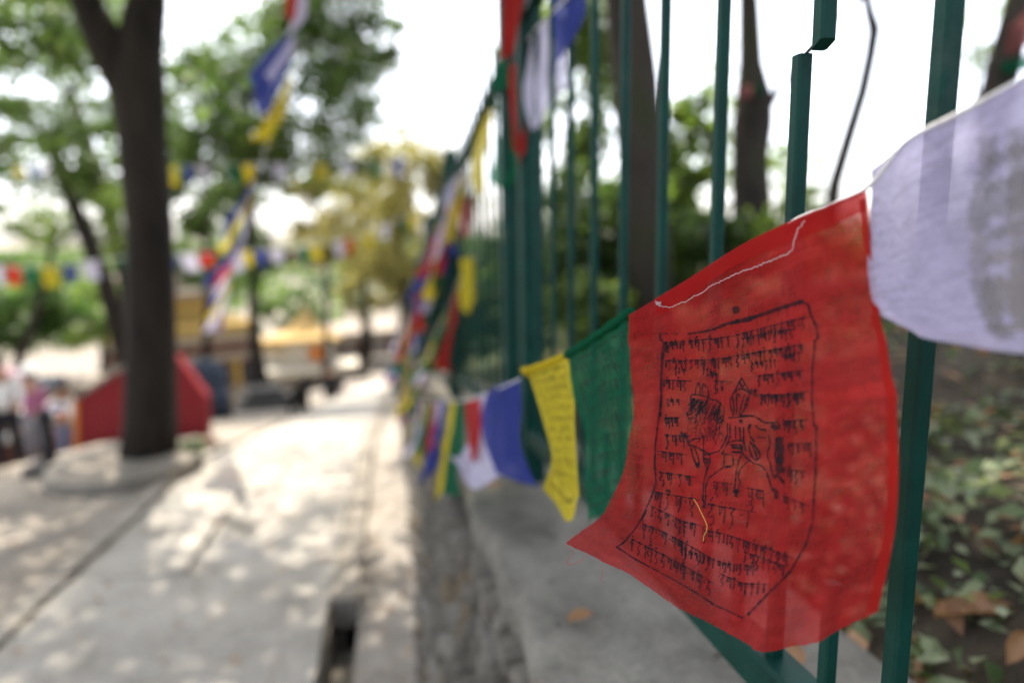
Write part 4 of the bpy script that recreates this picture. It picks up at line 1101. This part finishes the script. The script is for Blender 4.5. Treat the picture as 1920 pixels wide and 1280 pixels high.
for i in range(95):          # mane and neck hatching
    a = rg.uniform(0, 1); x = 530+300*a; y = 990+150*a*rg.uniform(.2, 1); L = rg.uniform(60, 150)
    st.append((T2([(x, y), (x+rg.uniform(-40, -10), y+L*.5), (x+rg.uniform(-70, -20), y+L)]), 1.0))
for i in range(90):
    x = rg.uniform(500, 860); y = rg.uniform(120, 420); L = rg.uniform(40, 110)
    if (x-680)**2/190**2+(y-260)**2/170**2 < 1: st.append((T3([(x, y), (x+rg.uniform(-30, 40), y+L*.5), (x+rg.uniform(-40, 20), y+L)]), 1.0))
for i in range(12):
    x, y = rg.uniform(640, 820), rg.uniform(200, 400); r_ = rg.uniform(10, 24)
    st.append((T3([(x+r_*math.cos(t*.9), y+r_*math.sin(t*.9)) for t in range(8)]), 1.3))
ribbons(red, st, INK, 'print', o_red)
# folded hem round the cord, stitches, loose threads
def strip_uv(cloth, u0, u1, v0, v1, off, nu=40, nv=5, wob=0):
    G = np.zeros((nv, nu, 3))
    for j in range(nv):
        uu = np.linspace(u0, u1, nu); vv = np.full(nu, v0+(v1-v0)*j/(nv-1))
        if j == nv-1 and wob: vv = vv+wob*np.sin(uu*9+1)
        G[j] = cloth.at(uu, vv, off)
    return G
hem = MB().grid(strip_uv(red, .12, 1, .0, .058, .0016, wob=.008)).build('hem', FM['red_near'], o_red, smooth=True)
MB().grid(strip_uv(red, .972, 1.0, .02, .99, .0012, nu=4, nv=40)).build('side_hem', FM['red'], o_red, smooth=True)
c1 = lambda x, y: (1000+x/2.667, 340+y/2.667)
sth = [c1(*p) for p in [(620, 600), (645, 622), (690, 630), (740, 612), (785, 598), (820, 572), (855, 560), (900, 528), (960, 500), (1000, 478), (1045, 458), (1110, 432), (1180, 405), (1240, 378), (1300, 348), (1320, 300), (1335, 245), (1370, 205)]]
sp = resample(catmull(np.array(sth), np.linspace(0, 1, 160)), 3.0); gq = np.random.default_rng(5); sp = sp+gq.normal(size=sp.shape)*.9
q = red.locate(sp); sp_ = 0; W3 = red.at(q[:, 0], q[:, 1], .0024)
MB().tube(W3, [.00014+.00016*abs(math.sin(i*1.7)) for i in range(len(W3))], 5).build('stitch_thread', MT['thread'], o_red)
kn = []
for i in range(26): kn.append(W3[2]+gq.normal(size=3)*.0014)
MB().tube(kn, .0003, 4).build('thread_knot', MT['thread'], o_red)
def thread_px(pts, d, r_, mat, name, parent):
    return MB().tube(catmull(np.array([unp(x, y, d+i*.0006) for i, (x, y) in enumerate(pts)]), np.linspace(0, 1, 18)), r_, 4).build(name, mat, parent)
thread_px([(1062, 1022), (1075, 1035), (1064, 1050), (1068, 1060)], .521, .00012, MT['redthread'], 'loose_thread', o_red)
thread_px([(1100, 1040), (1088, 1050), (1070, 1058), (1060, 1052)], .519, .00012, MT['redthread'], 'loose_thread', o_red)
thread_px([(1125, 1058), (1130, 1070), (1128, 1085), (1131, 1092)], .515, .00012, MT['redthread'], 'loose_thread', o_red)
ys_ = [c4(*p) for p in [(830, 65), (870, 110), (905, 170), (940, 235), (957, 280), (948, 330), (925, 370), (913, 420)]]
q = red.locate(catmull(np.array(ys_), np.linspace(0, 1, 40))); tag(MB().tube(red.at(q[:, 0], q[:, 1], 0)+red.at(q[:, 0], q[:, 1], 1)*0+np.array([-.0022, -.0022, 0])*(.4+np.sin(np.linspace(0, 3.1, 40)))[:, None], .00026, 5).build('straw_stalk', MT['straw']), 'thin golden straw stalk caught on the red flag', 'straw')

LOWG = 'flags on the low string along the fence'
def px_flag(rows, colour, seed, label, mat=None, wr=.002, jag=.3, group=LOWG, text=None, nu=37):
    c = Cloth([[unp(*p) for p in r_] for r_ in rows], wr, seed, nu, nu)
    o = c.obj('prayer_flag', mat or FM[colour], jag); tag(o, label, 'prayer flag', group)
    if text: ribbons(c, text, INK3 if colour == 'white' else INK2, 'print', o, .0008, 'uv')
    return c, o
def uv_text(rows=9, wd=.010, seed=1, u0=.15, u1=.85, v0=.12, v1=.9):
    out = []
    for i in range(rows):
        v_ = v0+(v1-v0)*i/rows
        out += text_row([(u0, v_), (u1, v_)], (v1-v0)/rows*.8, wd, seed+i, adv=.7)
    out += [([(u0-.04, v0-.05), (u1+.04, v0-.05), (u1+.04, v1+.02), (u0-.04, v1+.02), (u0-.04, v0-.05)], wd*1.3)]
    return out
# white flag nearest the lens
WG = [[(1632, 318, .392), (1700, 268, .372), (1800, 212, .348), (1920, 146, .325), (2060, 60, .30)],
      [(1628, 420, .390), (1705, 390, .366), (1810, 345, .345), (1930, 300, .32), (2070, 240, .295)],
      [(1633, 520, .388), (1712, 500, .360), (1815, 480, .340), (1935, 450, .315), (2080, 400, .29)],
      [(1648, 585, .386), (1720, 600, .360), (1820, 610, .338), (1940, 600, .312), (2090, 560, .288)],
      [(1690, 616, .382), (1745, 634, .360), (1825, 652, .338), (1945, 660, .312), (2095, 640, .288)]]
blot = [([(.60, .12), (.54, .35), (.56, .6), (.66, .85)], .07), ([(.75, .15), (.70, .4), (.72, .7), (.8, .88)], .09), ([(.9, .18), (.86, .45), (.9, .75)], .09),
        ([(.56, .3), (.7, .34), (.95, .3)], .05), ([(.56, .62), (.75, .66), (.97, .6)], .06)]
rg = random.Random(12)
blot += [([(.58, .2+.08*i), (.75, .22+.08*i), (.96, .17+.08*i)], .045) for i in range(8)]
px_flag(WG, 'white', 31, 'large blurred white prayer flag at the right edge above the thick bar', FM['white_near'], .003, .1, text=blot)
# green, yellow, blue, white, red further along the low string
FM['green_near'] = clothmat('thin_green_cloth', (.012, .115, .06), .45, .28)
gcl, ogr = px_flag([[(1068, 664, .755), (1105, 640, .70), (1142, 614, .635), (1180, 588, .578)], [(1080, 735, .755), (1115, 715, .70), (1150, 695, .64), (1186, 680, .585)], [(1096, 810, .752), (1125, 800, .70), (1155, 790, .645), (1195, 780, .59)],
         [(1096, 900, .75), (1125, 890, .705), (1160, 880, .65), (1195, 870, .60)], [(1108, 976, .745), (1130, 960, .705), (1165, 930, .66), (1200, 925, .61)]], 'green', 32, 'green prayer flag between the yellow flag and the big red flag', FM['green_near'], .004, .3, text=uv_text(9, .012, 40))
MB().tube(catmull(np.array([unp(1062, 666, .762), unp(1100, 642, .70), unp(1142, 613, .632), unp(1184, 584, .566)]), np.linspace(0, 1, 16)), [.0042+.0008*math.sin(i*1.9) for i in range(16)], 8, wob=.12).build('rolled_hem', FM['green'], ogr, smooth=True)
ycl, oye = px_flag([[(986, 690, .905), (1012, 684, .87), (1038, 673, .82), (1064, 664, .765)], [(1004, 745, .90), (1030, 738, .87), (1056, 735, .82), (1081, 728, .77)], [(1020, 800, .90), (1042, 798, .86), (1062, 798, .82), (1082, 795, .785)],
         [(1034, 860, .89), (1052, 862, .86), (1068, 862, .83), (1086, 862, .79)], [(1018, 916, .87), (1042, 945, .855), (1066, 978, .835), (1090, 925, .80)]], 'yellow', 33, 'yellow prayer flag with faint script right of the blue flag', None, .003, .2, text=uv_text(10, .012, 60))
px_flag([[(912, 738, 1.30), (935, 722, 1.22), (956, 714, 1.13), (976, 710, 1.03)], [(906, 785, 1.29), (930, 775, 1.2), (955, 770, 1.12), (977, 768, 1.04)], [(910, 835, 1.27), (932, 832, 1.19), (955, 830, 1.12), (979, 828, 1.05)],
         [(934, 888, 1.22), (952, 893, 1.16), (975, 900, 1.11), (1008, 914, 1.05)]], 'blue', 34, 'blue prayer flag left of the yellow flag with pointed lower corner', None, .005, .2)
px_flag([[(884, 748, 1.50), (893, 743, 1.45), (904, 738, 1.38), (914, 738, 1.32)], [(882, 800, 1.49), (892, 800, 1.42), (902, 800, 1.36), (912, 800, 1.31)], [(862, 846, 1.46), (880, 850, 1.40), (900, 850, 1.35), (918, 845, 1.30)],
         [(844, 852, 1.42), (862, 880, 1.38), (885, 916, 1.34), (936, 890, 1.26)]], 'white', 35, 'white prayer flag with a low swinging tip left of the blue flag', None, .004, .2)
px_flag([[(872, 756, 1.42), (880, 752, 1.38), (888, 749, 1.36), (900, 745, 1.33)], [(874, 790, 1.42), (882, 788, 1.38), (890, 788, 1.35), (904, 785, 1.33)], [(876, 830, 1.42), (884, 828, 1.38), (892, 826, 1.35), (900, 822, 1.33)],
         [(874, 862, 1.42), (882, 863, 1.38), (890, 863, 1.35), (896, 855, 1.33)]], 'red', 36, 'narrow red prayer flag folded over the white swinging flag', None, .003, .2)
MB().tube(catmull(np.array([unp(982, 700, .90), unp(990, 693, .895), unp(1012, 686, .86), unp(1038, 675, .81), unp(1066, 663, .76)]), np.linspace(0, 1, 14)), [.006, .0075, .007, .005, .004, .004, .0045, .004, .004, .004, .0035, .0035, .0035, .003], 8, wob=.12).build('rolled_hem', FM['yellow'], oye, smooth=True)
# the cords of the low string
cordA = [unp(2060, 60, .30), unp(1920, 146, .325), unp(1800, 211, .348), unp(1700, 266, .372), unp(1628, 350, .393), unp(1560, 384, .413), unp(1500, 408, .436), unp(1480, 420, .446)]
cordpts = [unp(2060, 60, .30), unp(1920, 146, .325), unp(1800, 211, .348), unp(1700, 266, .372), unp(1628, 350, .393), unp(1515, 400, .431), unp(1400, 454, .481), unp(1285, 525, .526), unp(1178, 589, .562), unp(1064, 664, .765), unp(986, 690, .905), unp(976, 710, 1.03), unp(914, 737, 1.32), unp(884, 748, 1.5)]
ORD = ['first', 'second', 'third', 'fourth', 'fifth', 'sixth', 'seventh', 'eighth', 'ninth']
FX2 = 0
def hang_flag(A, B, H, wind, colour, seed, label, group, nu=15, fold=.35):
    A, B = np.asarray(A, float), np.asarray(B, float); rg = np.random.default_rng(seed)
    G = np.zeros((5, 4, 3)); wind = np.asarray(wind, float)
    for j in range(5):
        v_ = j/4
        for i in range(4):
            u_ = i/3; uc = .5+(u_-.5)*(1-fold*v_*rg.uniform(.6, 1.1)*.6)
            p = A+(B-A)*uc+np.array([0, 0, -H*v_*(1-.12*np.linalg.norm(wind))]) + wind*H*v_**1.2
            p = p+rg.normal(size=3)*H*.055*v_+np.array([math.cos(u_*5+seed), math.sin(u_*4+seed*2), 0])*H*.05*v_
            if j == 4: p[2] -= H*.10*rg.uniform(-.7, 1)*math.sin(math.pi*u_)
            G[j, i] = p
    c = Cloth(G, H*.012, seed, nu, nu); o = c.obj('prayer_flag', FM[colour], .2)
    return tag(o, label, 'prayer flag', group)
SEQ = ['blue', 'white', 'red', 'green', 'yellow']
def flag_string(pts, n, H, where, group, seed, start=0, seq=SEQ, fill=.92, windv=(-.25, -.1, 0), skip=(), nu=13, cord_label=None, cord_r=.0022, sag=0, t0=0.0, hv=.15, cordname='cord'):
    pts = np.asarray(pts, float); f = np.linspace(0, 1, 120); C = catmull(pts, f)
    C[:, 2] -= sag*np.sin(np.pi*f)
    d = np.r_[0, np.cumsum(np.linalg.norm(np.diff(C, axis=0), axis=1))]
    at = lambda s: np.array([np.interp(s*d[-1], d, C[:, k]) for k in range(3)])
    cnt = {}; rg = random.Random(seed)
    for i in range(n):
        c = seq[(start+i) % len(seq)]; cnt[c] = cnt.get(c, 0)+1
        if i in skip: continue
        a = t0+(1-t0)*i/n; b = t0+(1-t0)*(i+fill)/n
        wv = np.array(windv)*rg.uniform(.2, 1.6)+np.array([rg.uniform(-.12, .12), rg.uniform(-.12, .12), 0])
        hang_flag(at(a), at(b), H*rg.uniform(1-hv, 1+hv), wv, c, seed*50+i, f'{ORD[cnt[c]-1]} {c} flag {where}', group, nu, rg.uniform(.2, .8))
    if cord_label:
        tag(MB().tube(C[::2], cord_r, 5).build('flag_cord', MT['rope'], smooth=True), cord_label, 'cord')
    return C
def along(X, y0, y1, h, n=6, dx=0):
    return [(X+dx*i/(n-1), y0+(y1-y0)*i/(n-1), cop(y0+(y1-y0)*i/(n-1))+h) for i in range(n)]
low2 = [unp(872, 757, 1.55), unp(852, 752, 1.8), unp(830, 752, 2.2), unp(806, 755, 2.8), unp(786, 752, 3.5), unp(770, 738, 4.4), unp(758, 716, 5.6)]
cl = np.array(cordpts[11:]+low2[1:])
tag(MB().tube(catmull(np.array(cordA), np.linspace(0, 1, 60)), .0013, 6).build('flag_cord', MT['rope'], smooth=True), 'white cord running from the big red flag up past the blurred white flag', 'cord')
tag(MB().tube(catmull(cl, np.linspace(0, 1, 140)), .0013, 6).build('flag_cord', MT['rope'], smooth=True), 'white cord carrying the low row of flags beyond the big red one', 'cord')
flag_string(low2, 18, .23, 'beyond the narrow red one on the low string', LOWG, 2, 3, windv=(-.2, -.2, 0))
# upper string tied along the fence top
UPG = 'flags on the upper string along the fence top'
upp = [unp(1120, -70, 1.05), unp(1066, -6, 1.22), unp(1030, 30, 1.42), unp(985, 88, 1.66), unp(955, 190, 2.0), unp(915, 235, 2.5), unp(870, 320, 3.0), unp(838, 385, 3.5), unp(808, 455, 4.1), unp(786, 520, 4.8), unp(766, 590, 5.6)]
# its first flags one by one, then the rest by the loop
px_flag([[(1036, -20, 1.38), (1058, -30, 1.30), (1080, -40, 1.22), (1100, -55, 1.15)], [(1036, 30, 1.36), (1056, 25, 1.30), (1076, 20, 1.22), (1094, 12, 1.16)], [(1040, 80, 1.34), (1054, 70, 1.29), (1068, 60, 1.23), (1082, 50, 1.18)], [(1036, 145, 1.32), (1046, 120, 1.28), (1056, 100, 1.24), (1068, 84, 1.2)]], 'blue', 71, 'blue prayer flag with pointed tip high on the near fence bars', None, .006, .1, UPG)
px_flag([[(985, 84, 1.66), (1005, 64, 1.58), (1025, 36, 1.48), (1045, 15, 1.38)], [(982, 130, 1.64), (1008, 118, 1.56), (1034, 100, 1.47), (1058, 80, 1.4)], [(984, 190, 1.62), (1006, 180, 1.55), (1034, 165, 1.48), (1062, 150, 1.42)], [(1000, 246, 1.6), (1012, 232, 1.55), (1036, 192, 1.5), (1064, 166, 1.44)]], 'white', 72, 'white prayer flag in front of the fence left of the blue one on top', None, .006, .1, UPG)
px_flag([[(944, -30, 1.60), (956, -34, 1.58), (970, -36, 1.56), (986, -40, 1.54)], [(946, 20, 1.6), (958, 20, 1.58), (970, 18, 1.56), (982, 16, 1.54)], [(942, 70, 1.58), (952, 66, 1.57), (964, 60, 1.55), (972, 56, 1.54)], [(938, 108, 1.56), (948, 112, 1.56), (956, 104, 1.55), (964, 90, 1.54)]], 'red', 73, 'dark red prayer flag at the very top of the double fence post', None, .006, .1, UPG)
px_flag([[(954, 130, 1.75), (964, 118, 1.72), (976, 108, 1.68), (985, 104, 1.66)], [(958, 175, 1.74), (966, 168, 1.7), (976, 160, 1.67), (984, 160, 1.65)], [(962, 230, 1.72), (968, 225, 1.69), (976, 225, 1.66), (986, 228, 1.64)], [(966, 270, 1.7), (970, 290, 1.68), (975, 312, 1.66), (982, 280, 1.64)]], 'red', 74, 'long red prayer flag hanging down left of the white one', None, .006, .1, UPG)
px_flag([[(928, 262, 2.05), (940, 248, 1.98), (952, 236, 1.92), (966, 228, 1.86)], [(926, 290, 2.0), (940, 285, 1.95), (954, 278, 1.9), (968, 270, 1.86)], [(924, 325, 2.0), (940, 320, 1.95), (956, 318, 1.9), (970, 310, 1.86)], [(928, 345, 2.0), (942, 356, 1.95), (958, 350, 1.9), (968, 335, 1.86)]], 'green', 75, 'green prayer flag against the double fence post', None, .006, .1, UPG)
px_flag([[(926, 130, 1.9), (936, 120, 1.85), (944, 112, 1.8), (952, 106, 1.75)], [(924, 150, 1.9), (932, 145, 1.85), (942, 140, 1.8), (950, 132, 1.75)], [(922, 172, 1.88), (930, 176, 1.84), (938, 172, 1.8), (946, 160, 1.76)]], 'green', 76, 'small green prayer flag high left of the red ones', None, .005, .1, UPG)
px_flag([[(896, 246, 2.45), (906, 226, 2.36), (914, 212, 2.26), (924, 200, 2.16)], [(888, 285, 2.42), (900, 270, 2.35), (912, 258, 2.28), (922, 245, 2.2)], [(884, 330, 2.4), (894, 322, 2.34), (904, 315, 2.28), (912, 300, 2.22)], [(888, 350, 2.38), (896, 372, 2.34), (904, 366, 2.3), (910, 340, 2.24)]], 'yellow', 77, 'yellow prayer flag left of the double post near the fence top', None, .006, .1, UPG)
px_flag([[(836, 356, 3.5), (850, 338, 3.3), (864, 326, 3.1), (878, 318, 2.95)], [(834, 370, 3.48), (850, 356, 3.3), (864, 344, 3.12), (878, 336, 2.98)], [(836, 388, 3.45), (852, 378, 3.3), (866, 364, 3.14), (880, 352, 3.0)]], 'white', 78, 'white prayer flag folded slantwise left of the yellow one', None, .008, .1, UPG)
px_flag([[(862, 378, 3.2), (870, 372, 3.1), (878, 366, 3.0), (886, 362, 2.95)], [(862, 402, 3.2), (870, 400, 3.1), (878, 396, 3.0), (888, 392, 2.95)], [(860, 436, 3.2), (870, 446, 3.1), (880, 440, 3.0), (888, 425, 2.95)]], 'red', 79, 'red prayer flag hanging below the slanted white one', None, .008, .1, UPG)
tag(MB().tube(catmull(np.array(upp), np.linspace(0, 1, 90)), .0022, 6).build('flag_cord', MT['rope'], smooth=True), 'cord of the upper flag row tied along the fence top', 'cord')
flag_string(upp[6:], 18, .34, 'down the fence top from the folded white one', UPG, 4, 4, windv=(-.3, -.15, 0))
# a third string drooping across the far fence panels
MG = 'flags on the drooping string across the far fence panels'
mid = [unp(890, 470, 2.8), unp(868, 510, 3.0), unp(846, 570, 3.3), unp(824, 610, 3.6), unp(803, 655, 4.0), unp(786, 680, 4.4), unp(768, 672, 5.0), unp(752, 640, 5.8)]
px_flag([[(862, 488, 2.95), (872, 484, 2.9), (882, 484, 2.86), (892, 486, 2.82)], [(862, 530, 2.95), (872, 528, 2.9), (882, 528, 2.86), (893, 530, 2.82)], [(866, 575, 2.95), (874, 588, 2.9), (882, 586, 2.86), (888, 560, 2.82)]], 'yellow', 81, 'large yellow prayer flag on the far fence panel bars', None, .008, .1, MG)
flag_string(mid, 18, .31, 'on the drooping string below the large yellow one', MG, 5, 2, windv=(-.25, -.15, 0), cord_label='thin cord drooping across the far fence panels', t0=.1)
mid2 = [unp(850, 338, 3.2), unp(830, 420, 3.5), unp(806, 480, 3.9), unp(788, 560, 4.4), unp(772, 610, 4.9), unp(754, 650, 5.6)]
flag_string(mid2, 18, .31, 'on the second drooping string left of the far fence post', 'flags on the second drooping string', 9, 1, windv=(-.25, -.15, 0), cord_label='second thin cord drooping left of the far fence post')
# string hanging down from the tree at upper left
CG = 'flags on the string hanging from the tree'
han = [unp(575, -140, 2.5), unp(556, -20, 2.7), unp(548, 40, 2.85), unp(535, 110, 3.0), unp(520, 190, 3.2), unp(492, 300, 3.7), unp(468, 370, 4.2), unp(452, 440, 4.9), unp(436, 500, 5.8), unp(424, 560, 7.0)]
H3d = lambda rows: rows
px_flag([[(545, 62, 2.9), (548, 80, 2.92), (545, 110, 2.95), (540, 135, 3.0)], [(515, 85, 2.95), (525, 105, 2.96), (530, 130, 2.98), (532, 155, 3.0)], [(490, 110, 3.0), (502, 140, 3.0), (512, 165, 3.0), (518, 180, 3.02)], [(466, 142, 3.05), (474, 180, 3.04), (488, 212, 3.04), (505, 212, 3.04)]], 'blue', 91, 'dark blue prayer flag blown left on the string from the tree', None, .01, .1, CG)
px_flag([[(548, 70, 2.86), (552, 80, 2.87), (550, 92, 2.88), (546, 104, 2.9)], [(524, 104, 2.88), (526, 112, 2.89), (530, 118, 2.9), (530, 124, 2.9)], [(498, 142, 2.92), (502, 146, 2.92), (506, 150, 2.92), (508, 156, 2.92)]], 'white', 92, 'narrow white prayer flag lying over the dark blue one', None, .008, .1, CG)
px_flag([[(546, 135, 3.1), (544, 165, 3.12), (538, 195, 3.14), (530, 215, 3.16)], [(525, 180, 3.1), (525, 200, 3.12), (522, 220, 3.14), (520, 235, 3.16)], [(490, 232, 3.1), (495, 240, 3.12), (500, 250, 3.14), (505, 262, 3.16)], [(468, 262, 3.1), (480, 264, 3.12), (495, 264, 3.14), (512, 264, 3.16)]], 'yellow', 93, 'yellow prayer flag below the dark blue one on the tree string', None, .01, .1, CG)
px_flag([[(536, -30, 2.62), (545, -28, 2.62), (552, -25, 2.62), (560, -20, 2.62)], [(536, 10, 2.64), (544, 12, 2.64), (551, 14, 2.64), (557, 18, 2.64)], [(540, 36, 2.66), (545, 42, 2.66), (549, 40, 2.66), (553, 34, 2.66)]], 'red', 94, 'red prayer flag at the top edge on the tree string', None, .008, .1, CG)
px_flag([[(556, -30, 2.68), (564, -28, 2.68), (571, -25, 2.68), (578, -20, 2.68)], [(552, 20, 2.7), (560, 22, 2.7), (568, 20, 2.7), (576, 14, 2.7)], [(545, 62, 2.75), (553, 58, 2.75), (560, 52, 2.75), (568, 44, 2.75)]], 'white', 95, 'white prayer flag beside the red one at the top edge', None, .008, .1, CG)
flag_string(han[5:], 10, .36, 'below the yellow one on the tree string', CG, 6, 2, ['red', 'white', 'blue', 'yellow', 'white', 'blue'], windv=(-.5, .1, 0), nu=13)
tag(MB().tube(catmull(np.array(han), np.linspace(0, 1, 60)), .003, 6).build('flag_cord', MT['rope'], smooth=True), 'cord hanging slantwise from the tree with bright flags', 'cord')
# two far rows across the upper left
flag_string([unp(-60, 296, 11), unp(130, 312, 11), unp(300, 312, 11.2), unp(480, 308, 11.5), unp(640, 306, 12), unp(760, 296, 12.6)], 30, .28, 'from the left on the high far flag row', 'flags on the high far row', 7, 1, fill=.8, skip=(1, 9, 12, 16, 19, 21, 22, 24, 26, 28), nu=9, cord_label='thin cord of the high far flag row across the left trees', cord_r=.006, windv=(.1, 0, 0))
flag_string([unp(-60, 494, 8.5), unp(80, 500, 8.5), unp(200, 486, 8.6), unp(330, 476, 8.8), unp(500, 468, 9.4), unp(640, 450, 10.5), unp(780, 400, 12)], 30, .23, 'from the left on the lower far flag row', 'flags on the lower far row', 8, 0, fill=.85, skip=(7, 13, 17, 20, 23, 25, 27), nu=9, cord_label='thin cord of the lower far flag row behind the trunk', cord_r=.005, windv=(.1, 0, 0))
# cloth tied to the bank trees
TG = 'cloths tied to the trees on the bank'
px_flag([[(1886, 60, 2.95), (1905, 40, 2.9), (1925, 20, 2.9), (1945, 5, 2.95)], [(1884, 80, 2.94), (1903, 66, 2.9), (1924, 52, 2.9), (1946, 40, 2.95)], [(1888, 105, 2.94), (1906, 98, 2.9), (1926, 86, 2.9), (1948, 75, 2.95)]], 'red', 101, 'faded red cloth tied round the top right trunk', FM['faded'], .01, .1, TG)
px_flag([[(1876, 118, 2.94), (1896, 112, 2.9), (1918, 106, 2.9), (1940, 100, 2.95)], [(1874, 140, 2.94), (1894, 138, 2.9), (1918, 134, 2.9), (1942, 128, 2.95)]], 'green', 102, 'pale green cloth below the red cloth at the top right', None, .01, .1, TG)
px_flag([[(1382, 165, 4.28), (1394, 160, 4.24), (1404, 160, 4.24), (1414, 163, 4.28)], [(1380, 182, 4.28), (1393, 186, 4.22), (1404, 184, 4.22), (1412, 180, 4.28)]], 'red', 103, 'scrap of red cloth tied on the fork of the knobbly trunk', FM['faded'], .01, .1, TG)
px_flag([[(1412, 160, 4.27), (1418, 158, 4.25), (1424, 158, 4.25), (1430, 160, 4.28)], [(1412, 176, 4.27), (1418, 178, 4.24), (1424, 178, 4.24), (1428, 174, 4.28)]], 'green', 104, 'scrap of green cloth beside the red scrap on the knobbly trunk', None, .01, .1, TG)
# a cable to the fence top
tag(MB().tube(catmull(np.array([unp(820, -90, 3.2), unp(855, 0, 2.9), unp(895, 62, 2.4), unp(940, 112, 1.9), unp(985, 140, 1.68)]), np.linspace(0, 1, 24)), .004, 6).build('cable', MT['dark']), 'thin dark cable running down to the double fence post', 'cable')
